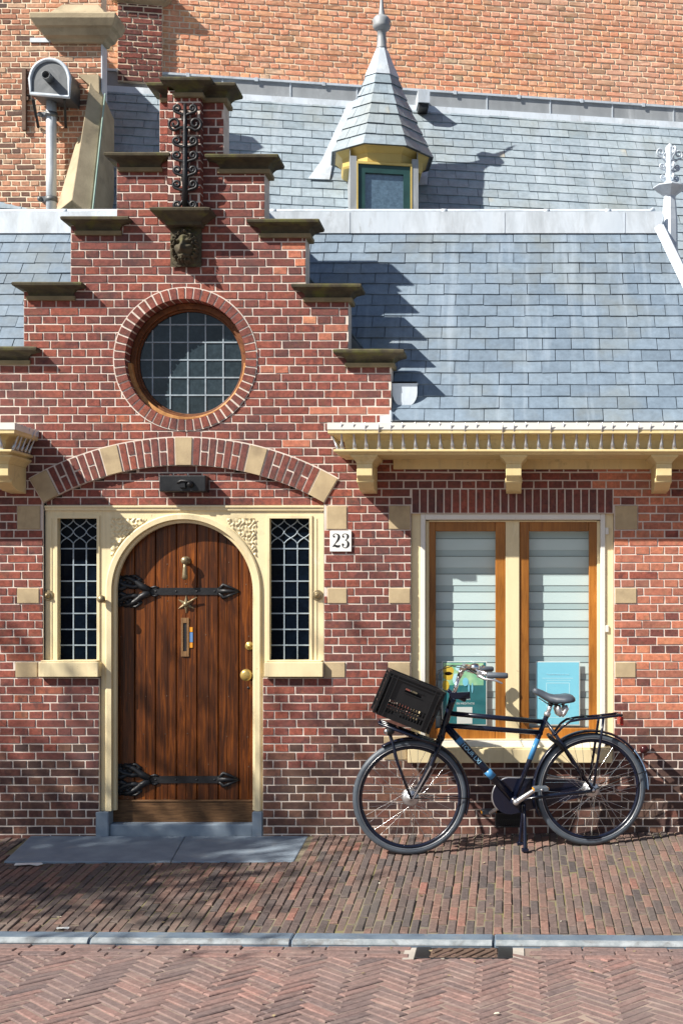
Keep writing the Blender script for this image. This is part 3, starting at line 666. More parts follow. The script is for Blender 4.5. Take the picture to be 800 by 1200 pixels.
an.lathe(AP(0, Z(172, -.1)), (0, 0, 1), [(.012, -.01), (.02, -.006), (.02, .006), (.012, .01)], 8)
an.build('wall_anchor', 'iron', house)

# round window
rw = MB(); FY = .1
annulus(rw, CX, CZ, .342, .379, 0, 2 * pi, FY, FY + .07, 72)
annulus(rw, CX, CZ, .330, .343, 0, 2 * pi, FY + .022, FY + .06, 72)
rim_ = MB(); annulus(rim_, CX, CZ, .358, .392, rad(92), rad(268), .055, FY + .01, 48)      # projecting lower rim
rim_.prism([(CX - .05, CZ - .378), (CX + .05, CZ - .378), (CX, CZ - .408)], .02, .07)
round_window = rw.build('round_window', 'round_shaded', house, bevel=.004, seg=2); rim_.build('lower_rim', 'round_wood', round_window, bevel=.004, seg=2)
rs = MB(); annulus(rs, CX, CZ, RI + .0045, RO, 0, 2 * pi, -.003, .175, 96, 1)
nb = 52
for i in range(nb): ring_brick(rs, CX, CZ, RI - .0005, RO - .005, 2 * pi * i / nb, 2 * pi * (i + 1) / nb, -.008, .18, .0075, 0)
rs.build('brick_surround', ['brick', 'mortar'], round_window)
gl = MB(); GY = FY + .045; gs = .1135; gx, gz = X(220.5, GY), Z(422, GY)
lc = MB()
for i in range(-4, 5):
    for j in range(-4, 5):
        x0, z0 = gx + i * gs, gz + j * gs
        if math.hypot(x0 + gs / 2 - CX, z0 + gs / 2 - CZ) < .42:
            t = [R.uniform(-.0012, .0012) for _ in range(4)]
            gl.add([(x0, GY + t[0], z0), (x0 + gs, GY + t[1], z0), (x0 + gs, GY + t[2], z0 + gs), (x0, GY + t[3], z0 + gs)], [(0, 1, 2, 3)], 0)
annulus(gl, CX, CZ, .30, .40, 0, 2 * pi, GY + .004, GY + .01, 48, 0)
for i in range(-3, 4):
    for (c, ax2) in ((gx + i * gs - CX, 0), (gz + i * gs - CZ, 1)):
        if abs(c) > .31: continue
        h = math.sqrt(.325 ** 2 - c * c)
        if ax2 == 0: lc.box(CX + c - .0042, CX + c + .0042, GY - .005, GY + .002, CZ - h, CZ + h)
        else: lc.box(CX - h, CX + h, GY - .0065, GY + .002, CZ + c - .0042, CZ + c + .0042)
gl.build('glass', 'round_glass', round_window); lc.build('lead_came', 'lead', round_window)
bk = MB(); bk.box(CX - .45, CX + .45, .29, .3, CZ - .45, CZ + .45); bk.build('backing_board', 'plaster', round_window)

# relieving arch
ra = MB(); annulus(ra, AX, AZ, AR0, AR1, -AH, AH, -.003, .12, 48, 1)
stones = [(-AH, -rad(26.4)), (-rad(16), -rad(12.4)), (-rad(1.75), rad(1.75)), (rad(12.4), rad(16)), (rad(26.4), AH)]
for g0, g1 in ((stones[0][1], stones[1][0]), (stones[1][1], stones[2][0]), (stones[2][1], stones[3][0]), (stones[3][1], stones[4][0])):
    k = 7
    for i in range(k):
        a0, a1 = g0 + (g1 - g0) * i / k, g0 + (g1 - g0) * (i + 1) / k; rm = (AR0 + AR1) / 2
        if i % 2 == 0: ring_brick(ra, AX, AZ, AR0 + .001, AR1 - .006, a0, a1, -.008, .11, .0085)
        else:
            ring_brick(ra, AX, AZ, AR0 + .001, rm - .004, a0, a1, -.008, .11, .0085); ring_brick(ra, AX, AZ, rm + .004, AR1 - .006, a0, a1, -.008, .11, .0085)
arch = ra.build('relieving_arch', ['brick', 'mortar'], house)
for a0, a1 in stones:
    st = MB(); ring_brick(st, AX, AZ, AR0 - .002, AR1 - .004, a0, a1, -.011, .12, .007, 0, .003); st.build('voussoir_stone', 'sandstone', arch)

# ---------------- door frame with side lights
DY = .03                                                     # front of the timber frame
dz_top, dz_sill = Z(592), Z(776)
fx0, fx1 = X(51.5), X(378.8)
dcx = X(215.5, DY); DRAD = X(299.5, DY) - dcx; dzs = Z(608.5, DY) - DRAD; DB = Z(950, DY)
df = MB()
la, lb_ = X(68, DY), X(114, DY); ra_, rb_ = X(316, DY), X(362.5, DY); gt = Z(607.5, DY)
df.box(fx0, la, DY, DY + .1, dz_sill - .02, gt); df.box(rb_, fx1, DY, DY + .1, dz_sill - .02, gt)
df.box(lb_, dcx - DRAD, DY, DY + .1, dz_sill, gt); df.box(dcx + DRAD, ra_, DY, DY + .1, dz_sill, gt)
df.box(fx0, dcx - DRAD, DY, DY + .1, gt, dz_top); df.box(dcx + DRAD, fx1, DY, DY + .1, gt, dz_top)
df.box(X(117), dcx - DRAD, DY, DY + .1, DB, dz_sill); df.box(dcx + DRAD, X(308), DY, DY + .1, DB, dz_sill)
NA = 48
for i in range(NA):
    t0, t1 = pi - pi * i / NA, pi - pi * (i + 1) / NA
    a, b = (dcx + DRAD * cos(t0), dzs + DRAD * sin(t0)), (dcx + DRAD * cos(t1), dzs + DRAD * sin(t1))
    df.add([(a[0], DY, a[1]), (b[0], DY, b[1]), (b[0], DY, dz_top), (a[0], DY, dz_top), (a[0], DY + .1, a[1]), (b[0], DY + .1, b[1])], [(0, 1, 2, 3), (0, 4, 5, 1)], 0)
# arch moulding, two steps, running down the jambs
path = [(dcx - DRAD, DB, -1, 0), (dcx - DRAD, dzs, -1, 0)] + [(dcx + DRAD * cos(pi - pi * i / NA), dzs + DRAD * sin(pi - pi * i / NA), cos(pi - pi * i / NA), sin(pi - pi * i / NA)) for i in range(1, NA)] + [(dcx + DRAD, dzs, 1, 0), (dcx + DRAD, DB, 1, 0)]
for prof in ([(.0, .0), (.038, .0), (.038, -.012), (.03, -.018), (.0, -.016)], [(-.022, .05), (.004, .05), (.004, .02), (-.006, .012), (-.022, .02)]):
    df.loft([[(x_ + nx * o, DY + y_, z_ + nz * o) for o, y_ in prof] for x_, z_, nx, nz in path], 0)
# flat top moulding and raised sash borders
df.box(fx0, fx1, DY - .012, DY, Z(598), dz_top - .002); df.box(fx0, fx1, DY - .02, DY - .012, Z(594.5), dz_top - .002)
for a, b in ((la, lb_), (ra_, rb_)): frame4(df, a - .018, b + .018, dz_sill - .0, gt + .018, .018, DY - .008, DY, wb=.001)
for a in (X(60.5, DY), X(370.5, DY)): df.box(a - .004, a + .004, DY - .004, DY, dz_sill, gt)
door_frame = df.build('door_frame', 'cream', house, bevel=.003, seg=2)
for a, b in ((48.2, 51.5), (378.8, 381.3)):
    cl = MB(); cl.box(X(a), X(b), .02, .12, Z(795), Z(590)); cl.build('shade_gap_strip', 'black', door_frame)  # black strips paint the shaded gap between frame and brickwork
for a, b in ((45.5, 115.5), (309.5, 378.5)):
    s_ = MB(); s_.box(X(a, -.035), X(b, -.035), -.04, DY + .08, Z(793.5, -.035), Z(776, -.035)); s_.box(X(a, -.035) + .01, X(b, -.035) - .01, -.028, DY + .08, Z(776, -.035), Z(774, -.035))
    s_.build('sill', 'cream', door_frame, bevel=.005, seg=2)
for a, b in ((112.5, 127.5), (295.5, 307.5)):
    s_ = MB(); s_.box(X(a), X(b), DY - .035, DY + .1, -.02, DB - .002); s_.build('plinth_block', 'bluestone', door_frame, bevel=.005)
# carved spandrels
for sgn, px0, px1 in ((-1, 130.5, 172), (1, 264, 300)):
    cs = MB(); xo = X(px0 if sgn < 0 else px1, DY); wd = abs(X(px1, DY) - X(px0, DY)); zt = Z(607.5, DY); ht = zt - Z(652, DY); n1 = 44; vs = []; ok = {}
    for j in range(n1 + 1):
        for i in range(n1 + 1):
            u, v = i / n1, j / n1; xx = xo - sgn * u * wd; zz = zt - v * ht
            ins_ = math.hypot(xx - dcx, zz - dzs) > DRAD + .045 and u + v < 1.05
            h = .0045 + .0075 * sin(u * 23 + 2.5 * sin(v * 19)) * sin(v * 21 + 2.5 * sin(u * 17 + 1)) if u < .93 else 0
            ok[(i, j)] = ins_; vs.append((xx, DY - .003 - max(h, -.002), zz))
    fs = [(j * (n1 + 1) + i, j * (n1 + 1) + i + 1, (j + 1) * (n1 + 1) + i + 1, (j + 1) * (n1 + 1) + i) for j in range(n1) for i in range(n1) if ok[(i, j)] and ok[(i + 1, j + 1)] and ok[(i + 1, j)] and ok[(i, j + 1)]]
    if sgn > 0: fs = [f[::-1] for f in fs]
    fs = [f[::-1] for f in fs]
    cs.add(vs, fs, 0, True); cs.build('carved_spandrel', 'cream', door_frame)
# leaded side lights
for a, b in ((la, lb_), (ra_, rb_)):
    gy = DY + .05; g_ = MB(); lc = MB(); wc = (b - a) / 3; zr = [Z(p, gy) for p in (774, 756, 737.5, 718.8, 700, 681, 662, 643, 606)]
    for i in range(3):
        for j in range(len(zr) - 1):
            t = [R.uniform(-.001, .001) for _ in range(4)]; x0, x1 = a + i * wc, a + (i + 1) * wc
            g_.add([(x0, gy + t[0], zr[j]), (x1, gy + t[1], zr[j]), (x1, gy + t[2], zr[j + 1]), (x0, gy + t[3], zr[j + 1])], [(0, 1, 2, 3)])
    for z_ in zr[1:8]: lc.box(a, b, gy - .006, gy + .001, z_ - .004, z_ + .004)
    for i in (1, 2): lc.box(a + i * wc - .0038, a + i * wc + .0038, gy - .005, gy + .001, zr[0], zr[7] + .03)
    # ogee lattice in the head
    zb, zt_ = zr[7] + .03, zr[8]; hh = (zt_ - zb)
    for k in (-1, 0, 1, 2, 3, 4):
        for sg in (-1, 1):
            pts = []
            for q_ in range(31):
                t = q_ / 30; xx = a + k * wc + sg * wc * (t * 2.2 - .5 * sin(t * 2.2 * 2 * pi) / pi * .55) 
                if a - .001 <= xx <= b + .001: pts.append((xx, gy - .004 - .0006 * sg, zb + t * hh * .98))
            if len(pts) > 2: lc.tube(pts, .0038, 5)
    g_.build('glass', 'leaded_glass', door_frame); lc.build('lead_came', 'lead', door_frame)
    bb = MB(); bb.box(a - .02, b + .02, gy + .015, gy + .03, Z(795), Z(600)); bb.build('dark_backing', 'black', door_frame)  # added black sheet stands in for the unlit room behind the glass
def rosette(px, py, r, y, name, parent, mt):
    k = MB(); k.lathe((X(px, y), y, Z(py, y)), (0, -1, 0), [(r, 0), (r, .008), (r * .86, .013), (r * .74, .009), (r * .6, .012), (r * .5, .02), (r * .32, .024), (r * .25, .034), (.001, .037)], 24)
    k.build(name, mt, parent)
rosette(57, 697.5, .034, DY, 'knob', door_frame, 'bronze'); rosette(372, 697.5, .034, DY, 'knob', door_frame, 'bronze')
k = MB(); k.lathe((X(121.5, DY), DY, Z(702, DY)), (0, -1, 0), [(.02, 0), (.02, .004), (.009, .01), (.009, .025), (.02, .035), (.026, .048), (.022, .06), (.001, .068)], 20); k.build('knob', 'bronze', door_frame)

# ---------------- the door
LY = DY + .075
dr = MB(); xs = [X(p, LY) for p in (131, 158, 182.5, 207, 231, 256, 280, 303)]; zb, zt = Z(963.5, LY), Z(602, LY)
for i in range(7):
    a, b = xs[i] + .0012, xs[i + 1] - .0012; e = .005; m_ = (a + b) / 2 + R.uniform(-.01, .01)
    pr = [(a, LY + .03), (a, LY + .006), (a + e, LY), (m_ - .003, LY), (m_, LY + .0025), (m_ + .003, LY), (b - e, LY), (b, LY + .006), (b, LY + .03)]
    dr.loft([[(x_, y_, z_) for x_, y_ in pr] for z_ in (zb, zt)])
NAILS = dr
nl = dr
for px in (141, 151, 170, 195, 219, 243, 268, 290):
    for py in (685, 702, 745, 815, 862, 898, 935, 660):
        if R.random() < .6: nl.sphere((X(px + R.uniform(-2, 2), LY), LY, Z(py + R.uniform(-3, 3), LY)), .0042, 6, 4, 1, (1, .6, 1))
door = dr.build('door', ['door_wood', 'rust'], house)

kb_ = MB(); kb_.box(X(131.5, LY), X(301, LY), LY - .014, LY + .02, Z(965, LY), Z(938.5, LY)); kb_.box(X(131.5, LY), X(301, LY), LY - .02, LY + .005, Z(939.5, LY), Z(937, LY))
kb_.build('kick_board', 'kick_wood', door, bevel=.004)
ds = MB(); ds.box(X(127.5), X(295.5), DY - .012, LY + .05, -.03, Z(966.5)); ds.build('door_step', 'bluestone', house, bevel=.008, seg=2)
def hinge(py):
    h = MB(); z = Z(py, LY); y0, y1 = LY - .007, LY + .004; P = lambda a, b: (X(a, LY), Z(py + b, LY))
    h.prism([P(170, 4), P(170, -4), P(200, -4.2), P(230, -4.2), P(257, -4.2), P(257, 4), P(230, 4), P(200, 4.2)], y0, y1)
    # spear end
    for f in ((-1, 1), (1, 1)):
        pts = [(X(256, LY), LY - .004, z + .004 * f[0]), (X(262, LY), LY - .005, z + .042 * f[0]), (X(268, LY), LY - .005, z + .03 * f[0]), (X(280, LY), LY - .004, z + .003 * f[0])]
        h.tube(pts, .0105, 6, radii=[.013, .012, .011, .006])
    h.tube([(X(256, LY), LY - .004, z), (X(268, LY), LY - .006, z), (X(279, LY), LY - .003, z)], .012, 6, radii=[.02, .014, .008])
    # forked scrolled root
    for f in (-1, 1):
        def T(a, b): return (X(a, LY), LY - .005, z + b * f)
        h.tube([T(176, .005), T(166, .035), T(160, .062), T(152, .085), T(143, .088)], .014, 6, radii=[.026, .024, .02, .017, .012])
        h.tube([T(166, .035), T(156, .028), T(146, .04), T(140, .06), T(136, .08)], .014, 6, radii=[.016, .018, .018, .015, .010])
        h.tube([T(150, .035), T(143, .015), T(137, .02), T(134, .04)], .013, 6, radii=[.016, .018, .014, .01])
        h.tube([T(160, .062), T(165, .08), T(160, .098), T(152, .098)], .012, 6, radii=[.013, .012, .010, .008])
        h.tube([T(141, .055), T(136, .05), T(133.5, .065)], .016, 6)
        for a_, b_, r_ in ((139, .03, .022), (146, .05, .022), (141, .068, .022), (150, .072, .02), (156, .088, .02), (148, .09, .018), (136, .045, .018), (161, .05, .02), (153, .055, .018), (165, .072, .014), (141, .09, .014)):
            h.sphere((X(a_, LY), LY - .002, z + b_ * f), r_, 8, 5, 0, (1, .45, 1))
        h.tube([T(176, .02), T(182, .03), T(186, .022)], .008, 6)
    for px in (183, 207, 231, 252): h.sphere((X(px, LY), y0, z), .0075, 8, 5, 0, (1, .6, 1))
    h.build('hinge', 'iron', door)
hinge(693); hinge(913.5)
kn = MB(); kx, kz = X(219, LY), Z(657, LY)
kn.lathe((kx, LY, kz), (0, -1, 0), [(.026, 0), (.026, .006), (.014, .012), (.012, .03), (.022, .04), (.025, .052), (.018, .064), (.001, .068)], 20)
kn.tube([(kx, LY - .05, kz - .02), (kx, LY - .048, kz - .05), (kx, LY - .045, kz - .09), (kx, LY - .045, kz - .112), (kx, LY - .045, kz - .124)], .015, 12, radii=[.009, .012, .017, .02, .008])
kn.build('knocker', 'bronze', door)
st = MB(); sx_, szz = X(218.5, LY), Z(708, LY); c0 = (sx_, LY - .018, szz); ring_ = []
for i in range(12):
    a = pi / 2 + i * pi / 6; r_ = .062 if i % 2 == 0 else .021; ring_.append((sx_ + r_ * cos(a), LY - (.003 if i % 2 == 0 else .006), szz + r_ * sin(a)))
st.add([c0] + ring_, [(0, 1 + (i + 1) % 12, 1 + i) for i in range(12)]); st.lathe((sx_, LY - .012, szz), (0, -1, 0), [(.014, 0), (.017, .006), (.012, .014), (.001, .017)], 14)
st.tube([(sx_, LY - .012, szz), (sx_ + .075, LY - .03, szz + .045)], .006, 6, radii=[.008, .004])
st.build('star_ornament', 'bronze', door)
lt = MB(); lx0, lx1, lz0, lz1 = X(212.5, LY), X(221.8, LY), Z(769.5, LY), Z(724, LY)
frame4(lt, lx0, lx1, lz0, lz1, .0135, LY - .008, LY + .002, 0, .034, .034); lt.box(lx0 + .0136, lx1 - .0136, LY - .002, LY + .001, lz0 + .034, lz1 - .034, 1)
letter = lt.build('letter_slot', ['copper_mail', 'black'], door, bevel=.002)
tg = MB(); tg.box(X(222.8, LY), X(226, LY), LY - .005, LY, Z(740.5, LY), Z(735, LY), 0); tg.box(X(222.8, LY), X(226.2, LY), LY - .005, LY, Z(752.5, LY), Z(741, LY), 1); tg.box(X(222.8, LY), X(226, LY), LY - .005, LY, Z(759, LY), Z(753, LY), 0)
tg.build('name_tag', ['amber', 'tag_blue'], door)
k = MB(); k.lathe((X(292.5, LY), LY, Z(757, LY)), (0, -1, 0), [(.028, 0), (.028, .005), (.022, .009), (.013, .01), (.012, .02), (.001, .022)], 24); k.build('lock', 'brass', door)
k = MB(); k.lathe((X(290.5, LY), LY, Z(790.5, LY)), (0, -1, 0), [(.03, 0), (.03, .006), (.014, .012), (.013, .03), (.03, .036), (.039, .048), (.036, .064), (.02, .072), (.001, .073)], 28); k.build('door_knob', 'brass', door)
k = MB(); k.lathe((X(291, LY), LY, Z(806, LY)), (0, -1, 0), [(.008, 0), (.008, .003), (.001, .0035)], 10); k.build('keyhole', 'black', door)

# ---------------- the double window
WY = .035
wf = MB(); wx0, wx1, wt, wb = X(481.5), X(718.6), Z(596.5), Z(868)
frame4(wf, wx0, wx1, wb, wt, X(492) - X(481.5), WY, WY + .14, 0, .03, .004)
mxa, mxb = X(592, WY + .03), X(608, WY + .03)
wf.box(mxa, mxb, WY + .03, WY + .14, Z(872, WY), Z(611, WY))
wfo = wf.build('window', 'cream', house, bevel=.004, seg=2)
ws = MB(); frame4(ws, X(492) + .001, X(709), Z(876), Z(602), .03, WY - .012, WY + .03, 0, .036, .04)
ws.build('white_trim', 'white', wfo, bevel=.003)
w2 = MB(); ia, ib = X(492) + .031, X(709) - .03
w2.box(ia, ia + .02, WY + .03, WY + .13, Z(872), Z(609.5)); w2.box(ib - .02, ib, WY + .03, WY + .13, Z(872), Z(609.5)); w2.box(ia + .02, ib - .02, WY + .03, WY + .13, Z(611.8, .08), Z(609))
w2.build('inner_frame', 'cream', wfo, bevel=.002)
s_ = MB(); s_.box(X(477.5, -.05), X(717, -.05), -.055, WY + .1, Z(894, -.05), Z(878, -.05)); s_.box(X(479, -.04), X(716, -.04), -.045, WY + .1, Z(878, -.05) + .0, Z(876.5, -.045))
s_.build('sill', 'cream', wfo, bevel=.006, seg=2)
SY = WY + .04
for a, b, c, d in ((498, 510, 580, 592.2), (608.2, 619.5, 689.5, 701)):
    sh = MB(); x0, x1, x2, x3 = [X(p, SY) for p in (a, b, c, d)]; z0, z1, z2, z3 = Z(869, SY), Z(853.5, SY), Z(622.5, SY), Z(611.5, SY)
    sh.box(x0, x1, SY, SY + .05, z0, z3); sh.box(x2, x3, SY, SY + .05, z0, z3); sh.box(x1, x2, SY, SY + .05, z0, z1); sh.box(x1, x2, SY, SY + .05, z2, z3)
    so_ = sh.build('sash', 'sash_wood', wfo, bevel=.005, seg=2)
    p_ = MB(); p_.add([(x1 - .005, SY + .02, z1 - .005), (x2 + .005, SY + .02, z1 - .005), (x2 + .005, SY + .02, z2 + .005), (x1 - .005, SY + .02, z2 + .005)], [(0, 1, 2, 3)])
    p_.build('pane', 'glass', wfo)
    bl = MB(); by = SY + .064; zz = z2 + .03; bx0, bx1 = x1 - .05, x2 + .05
    step = 21.05 / 185
    zz = Z(611, by) ; 
    while zz > z1 - .12:
        bl.box(bx0, bx1, by, by + .003, zz - step * .62, zz, 0); bl.box(bx0, bx1, by + .004, by + .007, zz - step * .975, zz - step * .62, 1); bl.box(bx0, bx1, by - .002, by + .004, zz - step, zz - step * .965, 2)
        zz -= step
    bl.build('blind', ['blind', 'blind_sheer', 'blind_edge'], wfo)
for px, py, hh in ((707.5, 622, .05), (707.5, 737, .05)):
    h = MB(); h.box(X(709.2), X(713), WY - .012, WY + .002, Z(py + 4), Z(py - 4)); h.build('hinge', 'white', wfo, bevel=.002)

# posters standing behind the panes
PYD = 0
def poster(name, x0, x1, z0, z1, y, label, base):
    o = thing(name, ((x0 + x1) / 2, y, z0), label, 'poster')
    s = MB(); s.box(x0, x1, y, y + .002, z0, z1, 0); s.box(x0 + .006, x1 - .006, y - .0012, y, z0 + .006, z1 - .006, 1); s.build('sheet', ['paper', base], o); return o
PY = SY + .04; L = lambda px: X(px, PY); Hh = lambda py: Z(py, PY)
p1 = poster('poster', L(517.5), L(570), Hh(850), Hh(775), PY, 'dark teal poster with yellow and green leaves leaning behind the left pane', 'poster_teal')
ar = MB(); y = PY - .0024
ar.box(L(519), L(566), y, y + .001, Hh(803), Hh(777), 0)
for (cx_, cz_, rx, rz, mt) in ((525, 786, 6.5, 5.5, 1), (525, 792, 6, 5, 1), (522, 803, 4, 6, 1), (540, 783, 7, 4, 2), (534, 796, 4, 7, 2), (545, 799, 3.5, 5, 3), (553, 806, 1, 6, 3), (549, 806, 1, 5, 3)):
    yy = y - .0006 * mt; ar.prism([(L(cx_ + rx * cos(t)), Hh(cz_ + rz * sin(t))) for t in [2 * pi * i / 16 for i in range(16)]], yy, yy + .0004, mt)
wp = MB(); wp.box(L(535), L(553), y, y + .001, Hh(848), Hh(828.5)); wp.build('white_panel', 'paper', p1)
ar.build('artwork', ['poster_green', 'poster_yellow', 'poster_pale', 'poster_blue', 'paper'], p1)
text_mesh('VREDE', .018, Matrix.Translation((L(546), PY - .002, Hh(820))) @ FRONT, 'paper', 'heading', p1)
text_mesh('EN MEDITATIE', .018, Matrix.Translation((L(545), PY - .002, Hh(825.5))) @ FRONT, 'paper', 'heading', p1)
p2 = poster('poster', L(627), L(679), Hh(850), Hh(775), PY, 'pale blue poster with a thin square outline leaning behind the right pane', 'poster_blue')
ar = MB(); y = PY - .0018
frame4(ar, L(639.5), L(667), Hh(829), Hh(800), .004, y, y + .0004); ar.box(L(635), L(671), y, y + .0004, Hh(795), Hh(794.4)); ar.box(L(634), L(672), y, y + .0004, Hh(841), Hh(840.3)); ar.box(L(640), L(668), y, y + .0004, Hh(797.5), Hh(797))
ar.build('print', 'poster_pale', p2)
text_mesh('Transformatie en rust', .0165, Matrix.Translation((L(653), PY - .0018, Hh(791))) @ FRONT, 'poster_pale', 'heading', p2)

# vent grille low in the wall
vg = MB(); vx0, vx1, vz0, vz1 = X(580.5), X(612.5), Z(969.5), Z(952.5)
frame4(vg, vx0, vx1, vz0, vz1, .008, -.006, .03); vg.box(vx0, vx1, .03, .04, vz0, vz1)
for i in range(1, 13):
    xx = vx0 + (vx1 - vx0) * i / 13; vg.box(xx - .0035, xx + .0035, -.002, .02, vz0 + .008, vz1 - .008)
vg.box(vx0 + .008, vx1 - .008, .002, .012, (vz0 + vz1) / 2 - .004, (vz0 + vz1) / 2 + .004)
vg.build('vent_grille', 'black', house)

# ---------------- cornices with bird spikes
CW = .38
cz_lip, cz_cove, cz_led, cz_sof = Z(496.5, -CW), Z(508, -CW), Z(526.5, -.35), Z(532.5, -.33)
def cornice(xa, xb, left_end, right_end, brackets, label):
    prof = [(0.0, cz_lip - .012), (CW - .02, cz_lip - .008), (CW - .02, cz_lip), (CW, cz_lip), (CW, cz_cove), (CW - .012, cz_cove - .003), (CW - .06, cz_cove - .006), (CW - .085, cz_cove - .03), (CW - .095, cz_led + .006), (CW - .03, cz_led), (CW - .03, cz_led - .014), (CW - .05, cz_led - .02), (CW - .06, cz_sof), (.02, cz_sof), (.02, cz_sof - .06), (0, cz_sof - .06)]
    lp = []; 
    for xx, end in ((xa, left_end), (xb, right_end)):
        sg = 1 if xx == xa else -1
        lp.append([((xx + sg * (CW - p)) if end else xx, -p + .0005, z) for p, z in prof])
    mts = MB(); mts.loft(lp, 0)
    for end, xx, sg in ((left_end, xa, 1), (right_end, xb, -1)):                          # mitred return to the wall
        if end: mts.loft([[(xx + sg * (CW - p), -p, z) for p, z in prof], [(xx + sg * (CW - p), .0, z) for p, z in prof]], 0)
    o = mts.build('cornice', ['cornice'], house, bevel=.0025, label=label)
    # zinc lining on the lip
    zl = MB(); e0, e1 = (xa - .003, xb + .003)
    zl.box(e0, e1, -CW - .004, -CW + .03, cz_lip + .001, cz_lip + .006); zl.box(e0, e1, -CW - .004, -CW - .001, cz_lip - .035, cz_lip + .001)
    zl.box(e0, e1, -CW + .03, .03, cz_lip + .0, cz_lip + .004)
    if right_end: zl.box(xb + .001, xb + .004, -CW, 0, cz_lip - .035, cz_lip + .005)
    if left_end: zl.box(xa - .004, xa - .001, -CW, 0, cz_lip - .035, cz_lip + .005)
    zl.build('gutter_lip', 'white', o)
    for bx in brackets:
        bkt = MB(); hw = .048; zt_ = cz_sof
        bkt.mould(bx - hw, bx + hw, -.285, 0, zt_ - .052, [(0, 0), (.012, .005), (.03, .022), (.04, .034), (.052, .036)])
        side = [(0, zt_ - .052), (-.285, zt_ - .052), (-.285, zt_ - .125), (-.27, zt_ - .135), (-.24, zt_ - .165), (-.2, zt_ - .185), (-.15, zt_ - .205), (0, zt_ - .215)]
        bkt.loft([[(bx - hw, yy, z_) for yy, z_ in side], [(bx + hw, yy, z_) for yy, z_ in side]])
        bkt.lathe((bx - hw - .004, -.235, zt_ - .15), (1, 0, 0), [(.018, 0), (.018, 2 * hw + .008)], 14)
        bkt.build('bracket', 'cornice', o, bevel=.003)
    # spikes
    sp = MB(); sp.lathe((0, 0, 0), (0, -.42, 1), [(.012, .0), (.013, .014), (.0115, .034), (.009, .038), (.0075, .07), (.0055, .12), (.0012, .168)], 6); 
    sp.box(-.014, .014, -.012, .012, -.004, .003)
    me = None
    def spike(loc, rz=0.0):
        nonlocal me
        if me is None: ob = sp.build('spike', 'alloy', o); me = ob.data
        else: ob = link('spike', me, o)
        ob.location = loc; ob.rotation_euler = (R.uniform(-.05, .05), R.uniform(-.04, .04), rz)
    ysp = -CW + .05; zsp = cz_led + .004
    st_ = xa + (CW - .3 if left_end else .03); n = int((xb - (CW - .3 if right_end else 0) - st_) / .0745)
    for i in range(n + 1): spike((st_ + i * .0745 + R.uniform(-.004, .004), ysp, zsp))
    for end, xx, sg in ((left_end, xa, 1), (right_end, xb, -1)):
        if end:
            for i in range(5): spike((xx + sg * .05, -.04 - i * .06, zsp), -sg * pi / 2)
    return o
cornice(X(384, -CW), RIGHT_END + .3, True, False, [X(427, -.285), X(601.5, -.285), X(777.5, -.285)], 'long cream cornice with bird spikes over the window')
cornice(LEFT_END - .1, -3.0, False, True, [X(1, -.285), X(-175, -.285), X(-351, -.285)], 'short cream cornice with bird spikes at the left edge')

# ---------------- the slate roof of the house
RY0, RZ0 = -.02, Z(494, -.02); RTY = .95; RTZ = Z(268, .95)
V_ = Vector((0, RTY - RY0, RTZ - RZ0)); vlen = V_.length; V_.normalize(); U_ = Vector((1, 0, 0))
HB = Vector((1.51, RY0, RZ0)); HT = Vector((1.035, RTY, RTZ))
def hip_u(v): t = v / vlen; return HB.x + (HT.x - HB.x) * t
rf = MB()
LXR = X(458) + .002
# right and left of the gable; slates pass behind the stepped wall
def gable_edge(v, side):
    z = RZ0 + V_.z * v; y = RY0 + V_.y * v
    if y > .36: return X(262 if side > 0 else 187)
    for l_, r_, t_ in steps:
        if z < Z(t_): return X(r_) + .004 if side > 0 else max(X(l_) - .004, -50)
    return X(224)
slates(rf, (0, RY0, RZ0), U_, V_, lambda v: (gable_edge(v, 1), hip_u(v) - .0), vlen, .102, .1885, deck=1)
slates(rf, (0, RY0, RZ0), U_, V_, lambda v: (LEFT_END - .2, gable_edge(v, -1)), vlen, .102, .1885, phase=1, deck=1)
# hipped right end
HB2 = Vector((1.51, 2.4, RZ0)); 
Vh = (HT + Vector((0, .3, 0)) - Vector((HB.x, HT.y + .3, RZ0))); vl2 = Vh.length; Vh.normalize()
slates(rf, (HB.x, 0, RZ0), (0, 1, 0), Vh, lambda v: (HB.y + (HT.y - HB.y) * v / vl2, 2.5), vl2, .102, .1885, deck=1)
roof = rf.build('roof', ['slate', 'zinc_dark'], house)
# saddle roof behind the gable
sd = MB(); gx_ = X(224)
for sg in (-1, 1):
    O_ = Vector((gx_ + sg * 1.17, TH, Z(430))); Vs = Vector((gx_, TH, Z(140))) - O_; l_ = Vs.length
    if sg > 0: slates(sd, O_, (0, 1, 0), Vs, lambda v: (0, 1.05 * v / l_ + .02), l_, .102, .1885, deck=1)
    else: slates(sd, O_ + Vector((0, 1.3, 0)), (0, -1, 0), Vs, lambda v: (1.3 - 1.05 * v / l_ - .02, 1.3), l_, .102, .1885, deck=1)
sd.build('saddle_roof', ['slate', 'zinc_dark'], house)
rz = MB(); zt_ = Z(248, RTY + .02)
rz.box(LEFT_END - .2, HT.x + .02, RTY - .05, RTY - .042, RTZ - .045, zt_ - .02); 
zz0 = RTZ - .03
rz.loft([[(xx, RTY - .035, RTZ - .045), (xx, RTY + .015, zt_ - .01), (xx, RTY + .06, zt_ - .01), (xx, RTY + .06, RTZ - .1)] for xx in (LEFT_END - .2, HT.x + .03)])
rz.tube([(LEFT_END - .2, RTY + .02, zt_), (-1, RTY + .02, zt_ + .002), (HT.x - .06, RTY + .02, zt_), (HT.x - .03, RTY + .02, zt_ + .02)], .016, 10)
